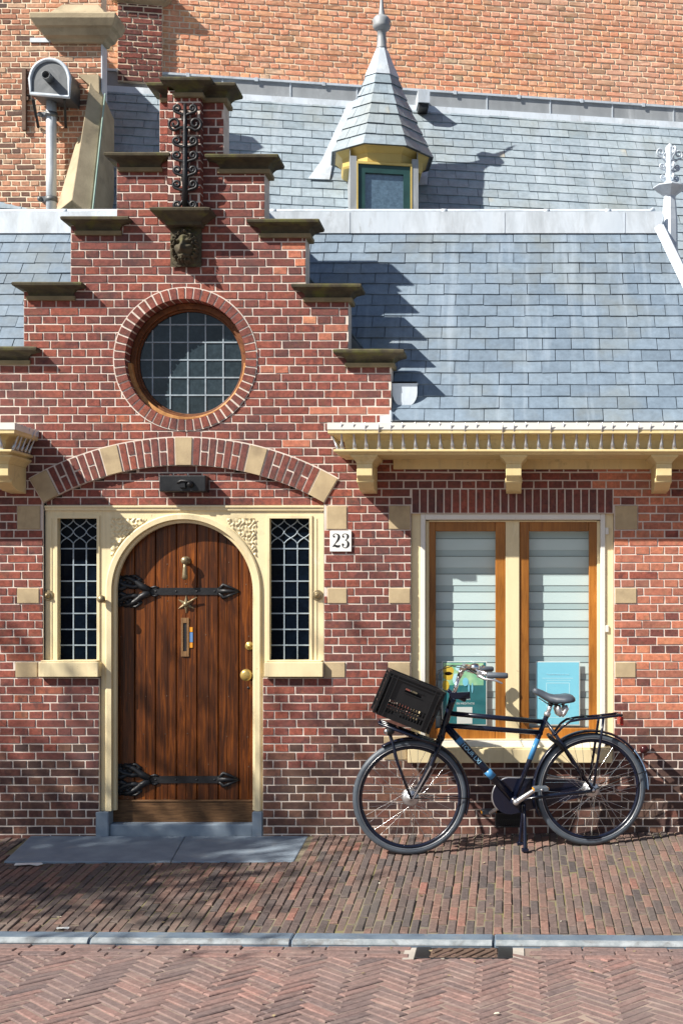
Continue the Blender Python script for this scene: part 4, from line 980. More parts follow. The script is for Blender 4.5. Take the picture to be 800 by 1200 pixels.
for px in (75, 320, 520, 640, 712): 
    xx = X(px, RTY); rz.tube([(xx - .02, RTY + .02, zt_), (xx + .02, RTY + .02, zt_)], .0195, 10)
for px in (590, 410, 730): rz.box(X(px, RTY), X(px, RTY) + .006, RTY - .053, RTY - .01, RTZ - .044, zt_ - .025)
rz.build('ridge_flashing', 'zinc', roof)
hz = MB(); d_ = (HB - HT).normalized(); nrm = Vector((.35, -.5, .8)).normalized(); sdv = d_.cross(nrm).normalized()
hz.loft([[p - sdv * .055 + nrm * .0, p - sdv * .03 + nrm * .03, p + nrm * .045, p + sdv * .03 + nrm * .03, p + sdv * .055 - nrm * .0] for p in (HT + Vector((0, 0, .02)), HB + Vector((0, 0, .02)))])
hz.build('hip_flashing', 'zinc', roof)
# leadwork finial on the end of the ridge
fn = MB(); fp = Vector((X(784, RTY + .03), RTY + .03, zt_ - .06)); up_ = (0, 0, 1); pz = lambda py: Z(py, RTY) - fp.z
fn.lathe(fp, up_, [(.06, -.34), (.056, 0), (.05, pz(245)), (.05, pz(243)), (.042, pz(230)), (.045, pz(228)), (.06, pz(226)), (.118, pz(219)), (.118, pz(218)), (.07, pz(215)), (.035, pz(212)), (.032, pz(172)), (.022, pz(169)), (.001, pz(166))], 8, smooth=False)
for k in range(4):
    a = rad(18) + k * pi / 2; dv = Vector((cos(a), sin(a), 0))
    for py, r_, dr_ in ((178, .034, .06), (194, .022, .03), (207, .018, .03)):
        pts = [fp + dv * .03 + Vector((0, 0, pz(py) - dr_))]
        for i in range(20):
            t = i / 19; an_ = -pi / 2 + t * 2 * pi * 1.3; rr = r_ * (1 - .75 * t); pts.append(fp + dv * (.035 + r_ + rr * cos(an_)) + Vector((0, 0, pz(py) + rr * sin(an_))))
        fn.tube(pts, .0065, 6)
fn.build('finial', 'zinc', roof)
# folded zinc flap on the slates beside the gable
fl = MB(); fy = .075; pts = [(X(459.5, fy), Z(448, fy)), (X(489, fy), Z(448, fy))] + [(X(474.5 + 14.5 * cos(t), fy), Z(461 + 17 * sin(t), fy)) for t in [pi * i / 12 for i in range(0, 13)]]
fl.prism(pts, fy - .03, fy - .022)
for i in range(len(pts)): pass
fl.prism([(X(459.5, fy), Z(448, fy)), (X(489, fy), Z(448, fy)), (X(489, fy), Z(450, fy)), (X(459.5, fy), Z(450, fy))], fy - .03, fy + .08)
fl.build('zinc_flap', 'zinc', roof)
fs = MB(); fs.box(X(445), X(458) - .002, -.006, -.002, Z(503), Z(487)); fs.box(X(458) + .001, X(458) + .012, -.12, .05, Z(494), Z(484)); fs.box(X(400), X(446), -.006, -.002, Z(503), Z(497)); fs.build('step_flashing', 'zinc', roof)

# ================================================================== THE CHURCH BEHIND
church = thing('church', (-1.0, 4.2, 0), 'tall orange brick church behind the house with slate roof and spired dormer', 'church')
YAW = rad(9.6); RX0, RYC = -1.24, 4.0
XF = Matrix.Translation((RX0, RYC, 0)) @ Matrix.Rotation(YAW, 4, 'Z')     # local x along the church wall, y into it
def CP(px, py, off=0.0):
    """local point on the rotated plane y = off, seen at a pixel"""
    o = XF.inverted() @ Vector((0, -D0, HC)); d = XF.to_3x3().inverted() @ Vector(((px - VX) / F, 1, (VY - py) / F)); t = (off - o.y) / d.y
    return o + d * t
c1 = MB(); ztop = CP(447, 105).z
brickwork(c1, ztop - .35, 9.2, -6, 7.5, lambda z: [(-6, 7.5)], [], 0, .4, .0535, .182, .011, brick_mat=lambda x, z: 0, xf=XF, depth=.008, ins=.004, jit=.004)
c1.build('wall', ['church_brick', 'church_mortar'], church)
pr_ = MB(); a, b = CP(138, 40, -.06).x, CP(190, 40, -.06).x
brickwork(pr_, ztop - .1, CP(160, 4, -.06).z, a, b, lambda z: [(a, b)], [], -.06, .3, .0535, .182, .011, xf=XF, depth=.008, ins=.004, jit=.003)
pier = pr_.build('pier', ['brick', 'church_mortar'], church)
ps = MB(); ps.mould(a, b, -.06, 0, CP(160, 4, -.06).z, [(0, .0), (.02, .04), (.06, .08), (.12, .09), (.14, .03)]); ps.v = [tuple(XF @ Vector(p)) for p in ps.v]
ps.build('pier_coping', 'old_stone', pier)
# church roof, leaning on the wall
SL = rad(58); vr = (0, cos(SL), sin(SL)); r0 = 1.3; zb_ = ztop - .02 - .13 - r0 * math.tan(SL) + .0
cr = MB(); len_ = r0 / cos(SL)
slates(cr, (0, -r0 - .02, zb_), (1, 0, 0), vr, lambda v: (-5.5, 6.5), len_ - .0, .112, .186, deck=1)
slates(cr, (0, -r0 - .02 - 1.1, zb_ - 1.1 * math.tan(SL)), (1, 0, 0), vr, lambda v: (2.0, 6.5), 1.1 / cos(SL) + .05, .112, .186, deck=1)
cr.v = [tuple(XF @ Vector(p)) for p in cr.v]
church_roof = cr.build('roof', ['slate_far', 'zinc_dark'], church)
fl = MB(); zr_ = zb_ + r0 * math.tan(SL)
fl.loft([[(xx, -.075, zr_ - .09), (xx, -.05, zr_ + .005), (xx, -.03, zr_ + .005), (xx, -.03, zr_ - .09)] for xx in (-5.5, 6.5)])
fl.box(-5.5, 6.5, -.012, -.005, zr_, ztop - .0, 1); fl.box(-5.5, 6.5, -.03, 0, ztop, ztop + .02, 0)
for i in range(20):
    xx = -5.2 + i * .62; fl.box(xx, xx + .012, -.018, -.012, zr_, ztop); fl.box(xx + .3, xx + .33, -.036, -.03, ztop - .012, ztop + .024)
fl.v = [tuple(XF @ Vector(p)) for p in fl.v]; fl.build('wall_flashing', ['zinc', 'lead_grey'], church_roof)
# small vent box near the top of the slope
vb = MB(); q = CP(495, 118, -.15); vb.box(q.x - .055, q.x + .055, q.y - .12, q.y + .2, q.z - .06, q.z + .055, 0); vb.box(q.x - .045, q.x + .045, q.y - .1, q.y + .1, q.z - .1, q.z - .06, 1)
vb.v = [tuple(XF @ Vector(p)) for p in vb.v]; vb.build('vent_box', ['zinc', 'black'], church_roof)
# gutter between the two roofs
gd = MB(); gd.add([(-8, RTY + .05, RTZ - .02), (1.0, RTY + .05, RTZ - .02), (1.0, 4.6, RTZ - .02), (-8, 3.4, RTZ - .02)], [(0, 1, 2, 3)]); gd.build('valley_gutter', 'zinc_dark', church)
ew = MB(); ez = zb_ - 1.1 * math.tan(SL) + .05
brickwork(ew, -.2, ez + .12, 2.75, 7.5, lambda z: [(2.75, 7.5)], [], -2.28, .3, .0535, .182, .010, xf=XF, depth=.007, ins=.003, jit=.003)
ew.build('aisle_wall', ['butt_brick', 'church_mortar'], church)
bw = MB(); bw.box(-6.5, 6.5, .3, .5, -.2, ztop); bw.box(-6.5, 2.0, -.9, -.8, -.2, RTZ); bw.v = [tuple(XF @ Vector(p)) for p in bw.v]; bw.build('lower_wall', 'church_mortar', church)

# dormer with octagonal spire
def DP(u, d, z): return tuple(XF @ Vector((dc.x + u, dc.y + d, z)))
dfr = -1.23                                               # front of the dormer window in the church frame
dc = CP(447, 200, dfr + .36); AP_ = .405
zE = CP(452, 170, dfr - .02).z
dm = MB(); hw = .29; zs_ = RTZ - .1
for a, b in ((-hw, -hw + .055), (hw - .055, hw)): 
    dm.loft([[DP(a, -.36, z), DP(b, -.36, z), DP(b, .5, z), DP(a, .5, z)] for z in (zs_, zE - .1)])
dormer = dm.build('dormer', 'lead_grey', church)
wfz = CP(447, 193, dfr).z
dw = MB()
def dbox(mb, u0, u1, d0, d1, z0, z1, mat=0): mb.loft([[DP(u0, d0, z), DP(u1, d0, z), DP(u1, d1, z), DP(u0, d1, z)] for z in (z0, z1)], mat)
uA, uB = -hw + .055, hw - .055
dbox(dw, uA, uA + .012, -.365, -.25, zs_, wfz + .02, 1); dbox(dw, uB - .012, uB, -.365, -.25, zs_, wfz + .02, 1); dbox(dw, uA + .012, uB - .012, -.365, -.25, wfz, wfz + .02, 1)
dbox(dw, uA + .012, uA + .072, -.35, -.25, zs_, wfz, 0); dbox(dw, uB - .072, uB - .012, -.35, -.25, zs_, wfz, 0); dbox(dw, uA + .072, uB - .072, -.35, -.25, wfz - .07, wfz, 0)
dw.build('window_frame', ['green_paint', 'ochre'], dormer)
dg_ = MB(); dbox(dg_, uA + .07, uB - .07, -.325, -.32, zs_, wfz - .068); dg_.build('pane', 'dormer_glass', dormer)
dcn = MB()
def octo(ap, z, n=8): 
    r_ = ap / cos(pi / 8); return [DP(r_ * sin(2 * pi * (i + .5) / 8), -r_ * cos(2 * pi * (i + .5) / 8), z) for i in range(8)]
dcn.loft([octo(.335, wfz + .012), octo(.345, wfz + .03), octo(.35, zE - .06), octo(.39, zE - .02), octo(.405, zE - .01), octo(.405, zE)], 0)
dcn.build('eaves_cornice', 'ochre', dormer, bevel=.002)
sp_ = MB(); zz1 = CP(448, 92, dfr + .36).z; zz2 = CP(447, 58, dfr + .36).z
def oct_rad(z):
    t = min(max((z - zE) / (zz1 - zE), 0), 1); return .43 * (1 - t) ** 1.12 + .135 * (1 - (1 - t) ** 1.12)
zs8 = [zE - .012 + (zz1 - zE + .012) * i / 7 for i in range(8)]
for k in range(8):
    for i in range(7):
        z0, z1 = zs8[i], zs8[i + 1] + .012; r0_, r1_ = oct_rad(z0), oct_rad(z1) - .004; a0, a1 = 2 * pi * (k - .5) / 8, 2 * pi * (k + .5) / 8
        def E(r_, t, z, o): 
            r2 = r_ / cos(pi / 8) + o; p = Vector((sin(a0), -cos(a0), 0)) * (1 - t) + Vector((sin(a1), -cos(a1), 0)) * t; return DP(p.x * r2, p.y * r2, z)
        cuts = [0, 1] if i == 6 else ([0, .5, 1] if i % 2 == 0 else [0, .27, .73, 1]); 
        cuts = [c if c in (0, 1) else c + R.uniform(-.04, .04) for c in cuts]
        for c0, c1_ in zip(cuts, cuts[1:]):
            g_ = .006; o_ = .009 + R.uniform(0, .003); j = R.uniform(-.003, .003); u0 = c0 + (g_ if c0 > 0 else 0); u1 = c1_ - (g_ if c1_ < 1 else 0)
            vs = [E(r0_, u0, z0 + j, o_), E(r0_, u1, z0 + j, o_), E(r1_, u1, z1, .0), E(r1_, u0, z1, .0), E(r0_, u0, z0 + j, 0), E(r0_, u1, z0 + j, 0)]
            sp_.add(vs, [(0, 1, 2, 3), (4, 5, 1, 0), (4, 0, 3), (5, 2, 1)])
sp_.loft([octo(oct_rad(z) - .006, z) for z in zs8], 1, smooth=False)
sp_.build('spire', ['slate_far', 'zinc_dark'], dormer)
zc = MB(); zc.loft([octo(.15, zz1 - .012), octo(.135, zz1 + .03), octo(.105, zz1 + (zz2 - zz1) * .4), octo(.062, zz1 + (zz2 - zz1) * .85), octo(.045, zz2)], 0)
zc.build('spire_cap', 'zinc', dormer)
fo = Vector(DP(0, 0, 0)); fz = lambda py: CP(447, py, dfr + .36).z
fi = MB(); fi.lathe((fo.x, fo.y, 0), (0, 0, 1), [(.046, zz2 - .005), (.05, zz2 + .01), (.044, zz2 + .02), (.038, fz(44)), (.04, fz(36.5)), (.05, fz(36)), (.07, fz(34)), (.08, fz(31)), (.074, fz(28)), (.08, fz(24)), (.062, fz(20.5)), (.034, fz(19)), (.028, fz(17)), (.018, fz(8)), (.009, fz(-10)), (.014, fz(-14)), (.001, fz(-30))], 16)
fi.build('finial', 'lead_grey', dormer)
# cheek walls and flashing running back into the slope
dk = MB()
for sg in (-1, 1): dk.loft([[DP(sg * .29, -.3, z), DP(sg * .285, -.3, z), DP(sg * .285, .55, z), DP(sg * .29, .55, z)] for z in (zs_, zE - .02)])
dk.build('cheek', 'lead_grey', dormer)
vf = MB()
def RP(px, py, off=.02):
    """point on the church roof plane under a pixel"""
    nl_ = Vector((0, -sin(SL), cos(SL))); o = XF.inverted() @ Vector((0, -D0, HC)); d = XF.to_3x3().inverted() @ Vector(((px - VX) / F, 1, (VY - py) / F))
    p0 = Vector((0, -r0 - .02, zb_)); t = (p0 - o).dot(nl_) / d.dot(nl_); return tuple(XF @ (o + d * t + nl_ * off))
lo = [RP(361, 212), RP(386, 213), RP(392, 180), RP(420, 118), RP(407, 124), RP(377, 190)]; hi = [RP(361, 212, .028), RP(386, 213, .028), RP(392, 180, .028), RP(420, 118, .028), RP(407, 124, .028), RP(377, 190, .028)]
vf.loft([lo, hi])
vf.build('valley_flashing', 'zinc', dormer); vf = MB()
lo = [RP(490, 219), RP(500, 219), RP(502, 190), RP(494, 190)]; hi = [RP(490, 219, .028), RP(500, 219, .028), RP(502, 190, .028), RP(494, 190, .028)]; vf.loft([lo, hi])
vf.build('valley_flashing', 'zinc', dormer)

# buttress on the left
BY = 2.6; bt = MB(); bxr = X(119, BY)
brickwork(bt, RTZ - .3, Z(-40, BY), -8, bxr, lambda z: [(-8, bxr)], [], BY, .14, .0452, .160, .009, bond='cross', depth=.006, ins=.003, jit=.003)
bt.box(-8, bxr - .62, BY + .13, BY + 2, RTZ - .3, Z(-40, BY), 1)
buttress = bt.build('buttress', ['butt_brick', 'church_mortar'], church)
cs = MB(); y0 = BY - .0; cx0, cx1 = X(57, BY - .1), X(120, BY - .1)
cs.mould(cx0, cx1, BY - .04, BY + .1, Z(46, BY - .1), [(0, .0), (.03, .01), (.04, .05), (.09, .075), (.1, .1), (.15, .13), (.19, .135), (.2, .12)], 0)
cs.mould(X(75, BY), X(117, BY), BY - .03, BY + .1, Z(20, BY - .1), [(0, .09), (.05, .07), (.1, .03), (.14, 0)], 0)
cs.build('stone_cornice', 'old_stone', buttress, bevel=.006)
zs2 = MB(); zs2.box(X(36, BY), bxr + .005, BY - .012, BY - .004, Z(50, BY), Z(45, BY)); zs2.box(bxr + .001, bxr + .01, BY - .01, BY + .12, Z(115, BY), Z(50, BY)); zs2.build('lead_strip', 'zinc', buttress)
sc_ = MB()                                                   # saddle-backed weathering stones sloping to the front
ta, tb = Vector((X(92, BY), BY - .02, Z(99, BY))), Vector((X(122, BY), BY - .02, Z(112, BY))); tr = Vector((X(108, BY), BY - .02, Z(88, BY)))
yb = BY - .46
ba, bb_, br_ = Vector((X(65, yb), yb, Z(250, yb))), Vector((X(106, yb), yb, Z(252, yb))), Vector((X(87, yb), yb - .05, Z(236, yb)))
dn = Vector((0, .02, -.6))
sc_.loft([[ta + Vector((0, .3, 0)), tr, tb, tb + Vector((0, .3, -.1)), ta + Vector((0, .3, -.3))], [ba, br_, bb_, bb_ + Vector((0, .6, -.2)), ba + Vector((0, .6, -.2))]])
sc_.prism([(X(100, BY), Z(96, BY)), (X(93, BY), Z(90, BY)), (X(118, BY), Z(90, BY)), (X(118.5, BY), Z(112, BY))], BY - .05, BY + .1)
sc_.build('weathering_stone', 'old_stone', buttress, bevel=.004)
gs_ = MB(); o_ = Vector((.02, -.01, 0)); gs_.rail(tb + o_, bb_ + o_, .02, .008, up=(1, 0, 0)); gs_.build('copper_strip', 'copper', buttress)
tie = MB(); tie.box(X(28, BY), X(32.5, BY), BY - .04, BY - .005, Z(154, BY), Z(82, BY)); tie.box(X(26, BY), X(35, BY), BY - .035, BY - .006, Z(119, BY), Z(115, BY)); tie.build('wall_tie', 'rust', buttress)

# zinc rainwater head and pipe
PYY = BY - .12
rp = MB(); rp.tube([(X(59.5, PYY), PYY + .02, Z(p_, PYY)) for p_ in (262, 200, 150, 116)], .042, 16)
pipe = rp.build('downpipe', 'zinc', church)
hp = MB(); hx0, hx1 = X(36.5, PYY - .14), X(81.5, PYY - .14); hc = (hx0 + hx1) / 2; hr = (hx1 - hx0) / 2; zh0 = Z(114, PYY - .14); zh1 = Z(70, PYY - .14) - hr
outl = [(hx0, zh0 + .03), (hx1, zh0), (hx1 + .004, zh1)] + [(hc + hr * cos(t), zh1 + hr * sin(t)) for t in [pi * i / 16 for i in range(1, 16)]] + [(hx0 - .004, zh1)]
hp.prism(outl, PYY - .14, BY - .01, 0)
hcz = sum(p[1] for p in outl) / len(outl)
rim = [(x_, PYY - .143, z_) for x_, z_ in outl]; hp.tube(rim, .017, 6, 1, closed=True)
nz = (X(58, PYY - .15), PYY - .14, Z(92, PYY - .15))
hp.lathe(nz, (.0, -1, .0), [(.036, 0), (.036, .09), (.028, .09), (.028, .02), (.001, .02)], 16, 0)
hp.build('rain_head', ['zinc_dark', 'zinc'], pipe, bevel=.003)
cl_ = MB()
for py in (134, 233):
    cl_.lathe((X(59.5, PYY), PYY + .02, Z(py, PYY)), (0, 0, 1), [(.044, -.02), (.051, -.02), (.051, .02), (.044, .02)], 16); cl_.box(X(48, PYY), X(54, PYY), PYY, BY, Z(py + 3, PYY), Z(py - 3, PYY)); cl_.sphere((X(47, PYY), PYY, Z(py, PYY)), .022)
cl_.build('pipe_clamp', 'zinc_dark', pipe)
for a, b in ((39, 46), (76, 78)):
    sr = MB(); sr.rail((X(a, PYY - .1), PYY - .1, Z(116, PYY - .1)), (X(b, BY), BY - .01, Z(150, BY)), .02, .02)
    sr.build('stay', 'iron', pipe)

# ================================================================== THINGS ON THE WALL
hn = thing('house_number_sign', (X(399), -.012, Z(646)), 'white enamel house number plate reading 23 beside the door', 'sign')
pb = MB(); pb.box(X(386.8), X(412), -.012, -.001, Z(646.5), Z(622)); pb.build('plate', 'paper', hn, bevel=.002)
def stroke(mb, pts, y0, y1):
    L_, R_ = [], []
    for i, (x_, z_, w_) in enumerate(pts):
        a = pts[max(i - 1, 0)]; b = pts[min(i + 1, len(pts) - 1)]; tx, tz = b[0] - a[0], b[1] - a[1]; n_ = math.hypot(tx, tz) or 1
        L_.append((x_ - tz / n_ * w_, z_ + tx / n_ * w_)); R_.append((x_ + tz / n_ * w_, z_ - tx / n_ * w_))
    for i in range(len(pts) - 1): mb.prism([R_[i], R_[i + 1], L_[i + 1], L_[i]], y0, y1)
def smooth_pts(c, n=8):
    out = []
    for i in range(len(c) - 1):
        p0, p1, p2, p3 = c[max(i - 1, 0)], c[i], c[i + 1], c[min(i + 2, len(c) - 1)]
        for k in range(n):
            t = k / n; out.append(tuple(.5 * (2 * p1[j] + (p2[j] - p0[j]) * t + (2 * p0[j] - 5 * p1[j] + 4 * p2[j] - p3[j]) * t * t + (3 * p1[j] - p0[j] - 3 * p2[j] + p3[j]) * t ** 3) for j in range(3)))
    return out + [c[-1]]
dg = MB(); cvt = lambda u, v, w_: (X(380 + u / 20), Z(615 + v / 20), w_ / 20 / 185)
two = [(222, 272, 14), (212, 248, 9), (235, 218, 6), (280, 214, 7), (330, 240, 20), (345, 290, 27), (320, 360, 22), (265, 430, 9), (205, 505, 6)]
stroke(dg, smooth_pts([cvt(*p) for p in two]), -.0132, -.0119)
stroke(dg, smooth_pts([cvt(*p) for p in [(195, 515, 3), (240, 488, 22), (300, 505, 26), (345, 500, 22), (366, 468, 3)]]), -.0138, -.0119)
thr = [(440, 275, 14), (430, 248, 8), (455, 218, 6), (505, 214, 8), (550, 245, 22), (553, 290, 24), (525, 340, 10), (490, 362, 5)]
stroke(dg, smooth_pts([cvt(*p) for p in thr]), -.0132, -.0119)
stroke(dg, smooth_pts([cvt(*p) for p in [(490, 362, 5), (530, 375, 10), (562, 430, 26), (555, 490, 24), (510, 538, 8), (455, 530, 7), (428, 495, 10), (440, 465, 14)]]), -.0138, -.0119)
for u, v, r_ in ((228, 275, 22), (443, 278, 22), (437, 462, 24)):
    q = cvt(u, v, r_); dg.prism([(q[0] + q[2] * cos(t), q[1] + q[2] * sin(t)) for t in [-2 * pi * i / 14 for i in range(14)]], -.0142, -.0119)
dg.build('digits', 'black', hn)

lx_ = thing('wall_lamp', (X(217), .03, Z(577)), 'long black metal lamp box with a central catch above the door', 'lamp')
lb = MB(); ly = .03; lb.box(X(190), X(244), -.065, ly, Z(577), Z(558)); lb.build('housing', 'iron', lx_, bevel=.006, seg=2)
lh = MB(); lh.box(X(211, -.07), X(218, -.07), -.085, -.065, Z(572, -.07), Z(562, -.07)); lh.tube([(X(207.5, -.08), -.08, Z(566, -.08)), (X(213, -.08), -.085, Z(563.5, -.08)), (X(222, -.08), -.085, Z(564, -.08)), (X(226, -.08), -.08, Z(568, -.08))], .009, 8)
lh.lathe((X(222.5, -.08), -.066, Z(567, -.08)), (0, -1, 0), [(.022, 0), (.022, .015), (.012, .022), (.001, .024)], 14); lh.build('catch', 'iron', lx_, bevel=.003)

# ================================================================== STORM DRAIN
dr_y0, dr_y1 = kerb_y(0) - .315, kerb_y(0) - .14
sdn = thing('storm_drain', ((DR[0] + DR[1]) / 2, (dr_y0 + dr_y1) / 2, ROAD_Z), 'rusty iron street drain with slanted bars against the kerb', 'drain')
dbx = MB(); zt = ROAD_Z + .006; xa, xb = DR
dbx.box(xa, xa + .07, dr_y0, dr_y1, zt - .06, zt, 0); dbx.box(xb - .07, xb, dr_y0, dr_y1, zt - .06, zt, 0); dbx.box(xa + .07, xb - .07, dr_y0, dr_y0 + .012, zt - .06, zt - .003, 0); dbx.box(xa + .07, xb - .07, dr_y1 - .012, dr_y1, zt - .06, zt - .003, 0)
dbx.box(xa + .07, xb - .07, dr_y0, dr_y1, zt - .09, zt - .07, 0); dbx.build('frame', 'iron', sdn, bevel=.003)
gb = MB(); ga, gb_ = xa + .078, xb - .078; yA, yB = dr_y0 + .016, dr_y1 - .016
for i in range(-1, 7):
    u0 = ga + (gb_ - ga) * (i / 6.0); u1 = u0 + (gb_ - ga) * .30; a = Vector((max(u0, ga), 0, 0))
    def cl2(u, v): return u, v
    p, q = (u0, yA), (u1, yB)
    t0 = max(0, (ga - u0) / (u1 - u0)); t1 = min(1, (gb_ - u0) / (u1 - u0))
    if t1 - t0 > .05: gb.rail((u0 + (u1 - u0) * t0, yA + (yB - yA) * t0, zt - .012), (u0 + (u1 - u0) * t1, yA + (yB - yA) * t1, zt - .012), .03, .022)
frame4_ = [(ga - .006, ga + .008, yA, yB), (gb_ - .008, gb_ + .006, yA, yB), (ga, gb_, yB - .02, yB), (ga, gb_, yA, yA + .008)]
for a, b, c, d in frame4_: gb.box(a, b, c, d, zt - .03, zt - .004)
gb.build('grate', 'rust', sdn, bevel=.002)
for a, b in ((xa - .055, xa - .002), (xb + .002, xb + .055)):
    cc = MB(); cc.box(a, b, dr_y0 - .01, dr_y1, zt - .05, ROAD_Z + .001); cc.build('concrete_haunch', 'concrete', sdn)

# ================================================================== BICYCLE
FW = Vector((X(482, -.42), -.42, 0)); RW = Vector((X(693, -.25), -.25, 0))
WBASE = (RW - FW).length; yaw = math.atan2(RW.y - FW.y, RW.x - FW.x)
zf, zr2 = pav_z(FW.x, FW.y) - .001, pav_z(RW.x, RW.y) - .001
bike = thing('bicycle', (FW.x, FW.y, zf), 'dark blue city bicycle with front and rear racks parked under the window', 'bicycle', local=True)
bike.rotation_euler = (0, -math.asin((zr2 - zf) / WBASE), yaw)
KX = WBASE / 211
def bx(px): return (px - 482) * KX
def bz(px, py): return ((998 - 7 * (px - 482) / 211) - py) / (195.3 - 4.3 * (px - 482) / 211)
def B(px, py, y=0.0): return Vector((bx(px), y, bz(px, py)))
WR = .344
def wheel(cx_, name, hubr, nsp=36):
    c = Vector((cx_, 0, WR)); t = MB()
    circ = lambda r_, n=64, y=0: [c + Vector((r_ * cos(2 * pi * i / n), y, r_ * sin(2 * pi * i / n))) for i in range(n)]
    prof = [(WR, -.002), (WR - .002, -.010), (WR - .010, -.019), (WR - .024, -.022), (WR - .036, -.016), (WR - .040, -.010), (WR - .040, .010), (WR - .036, .016), (WR - .024, .022), (WR - .010, .019), (WR - .002, .010), (WR, .002)]
    t.loft([[c + Vector((r_ * cos(2 * pi * i / 72), y_, r_ * sin(2 * pi * i / 72))) for r_, y_ in prof] for i in range(72)], 0, False, True, True)
    for s in (-1, 1): t.tube(circ(WR - .0335, 72, .0195 * s), .0016, 5, 1, closed=True)
    wo_ = t.build(name, ['tyre', 'alloy'], bike)
    rm = MB(); pr2 = [(WR - .038, -.014), (WR - .05, -.014), (WR - .057, -.006), (WR - .057, .006), (WR - .05, .014), (WR - .038, .014)]
    rm.loft([[c + Vector((r_ * cos(2 * pi * i / 72), y_, r_ * sin(2 * pi * i / 72))) for r_, y_ in pr2] for i in range(72)], 0, False, True, True); rm.build('rim', 'bike_paint', wo_)
    sp = MB()
    for i in range(nsp):
        a = 2 * pi * i / nsp; s = 1 if i % 2 else -1; off_ = rad(62) * (1 if (i // 2) % 2 else -1)
        h_ = c + Vector((hubr * .85 * cos(a + off_), .03 * s, hubr * .85 * sin(a + off_))); e_ = c + Vector(((WR - .055) * cos(a), .004 * s, (WR - .055) * sin(a)))
        sp.tube([h_, e_], .0013, 4, caps=False)
    sp.build('spokes', 'chrome', wo_)
    hb = MB(); hb.lathe(c + Vector((0, -.05, 0)), (0, 1, 0), [(.012, -.018), (.014, 0), (hubr * .75, .004), (hubr, .010), (hubr, .022), (hubr * .55, .028), (hubr * .5, .07), (hubr, .076), (hubr, .086), (hubr * .4, .09), (.012, .1), (.01, .118)], 28)
    hb.build('hub', 'alloy', wo_); return wo_
wheel(0, 'front_wheel', .05); wheel(WBASE, 'rear_wheel', .046)
fr = MB(); HT_, HBm = B(531, 822), B(519.5, 858); BBk = B(602, 937)
fr.tube([HBm - (HT_ - HBm) * .12, HBm, HT_, HT_ + (HT_ - HBm) * .15], .02, 14, radii=[.024, .021, .021, .024])
fr.tube([B(531, 834), B(640.5, 846)], .0155, 12); fr.tube([B(527, 848), B(637, 858.5)], .0155, 12)
fr.tube([B(524, 848), B(602, 937)], .0235, 16)
fr.tube([BBk, B(642.5, 838)], .016, 12)
fr.lathe(BBk + Vector((0, -.04, 0)), (0, 1, 0), [(.026, 0), (.026, .08)], 16)
RH = Vector((WBASE, 0, WR))
for s in (-1, 1):
    fr.tube([B(641, 845, .012 * s), B(660, 873, .045 * s), B(692, 924, .062 * s)], .009, 8); fr.tube([BBk + Vector((0, .03 * s, 0)), B(640, 931, .05 * s), B(692, 926, .062 * s)], .011, 8)
    fr.lathe(RH + Vector((0, .058 * s, 0)), (0, 1, 0), [(.018, -.004), (.018, .004)], 12)
fr_o = fr.build('frame', 'bike_paint', bike)
a, b = B(524, 848), B(602, 937); tv = (b - a)
a2, b2 = BBk, B(642.5, 838)
for p_, q_, r_ in ((a + tv * .17, a + tv * .235, .0238), (a + tv * .6, a + tv * .69, .0238), (a2 + (b2 - a2) * .48, a2 + (b2 - a2) * .72, .0164)):
    dc_ = MB(); dc_.tube([p_, q_], r_, 16); dc_.build('decal', 'blue_decal', fr_o)
tl = tv.length; ang = math.atan2(tv.z, tv.x)
mtx = Matrix.Translation(a + tv * .235 + Vector((0, -.0245, 0))) @ Matrix.Rotation(-ang, 4, 'Y') @ Matrix.Translation((0, 0, -.0105)) @ FRONT
text_mesh('TOUR LXI', .036, mtx, 'pale_decal', 'lettering', fr_o, .0006, 'LEFT')
fk = MB(); crown = HBm - (HT_ - HBm) * .14
for s in (-1, 1): fk.tube([crown + Vector((0, .035 * s, .0)), B(510, 882, .05 * s), B(501, 905, .056 * s), B(491, 921, .058 * s), Vector((.004, .06 * s, WR))], .011, 10, radii=[.015, .014, .012, .010, .009])
fk.tube([crown + Vector((0, -.04, 0)), crown + Vector((0, .04, 0))], .018, 10)
fk.build('fork', 'bike_paint', bike)
ab = MB(); ab.rail(Vector((.01, -.064, WR + .0)), B(505, 893, -.07), .006, .022, up=(0, 1, 0)); ab.build('brake_arm', 'alloy', bike)
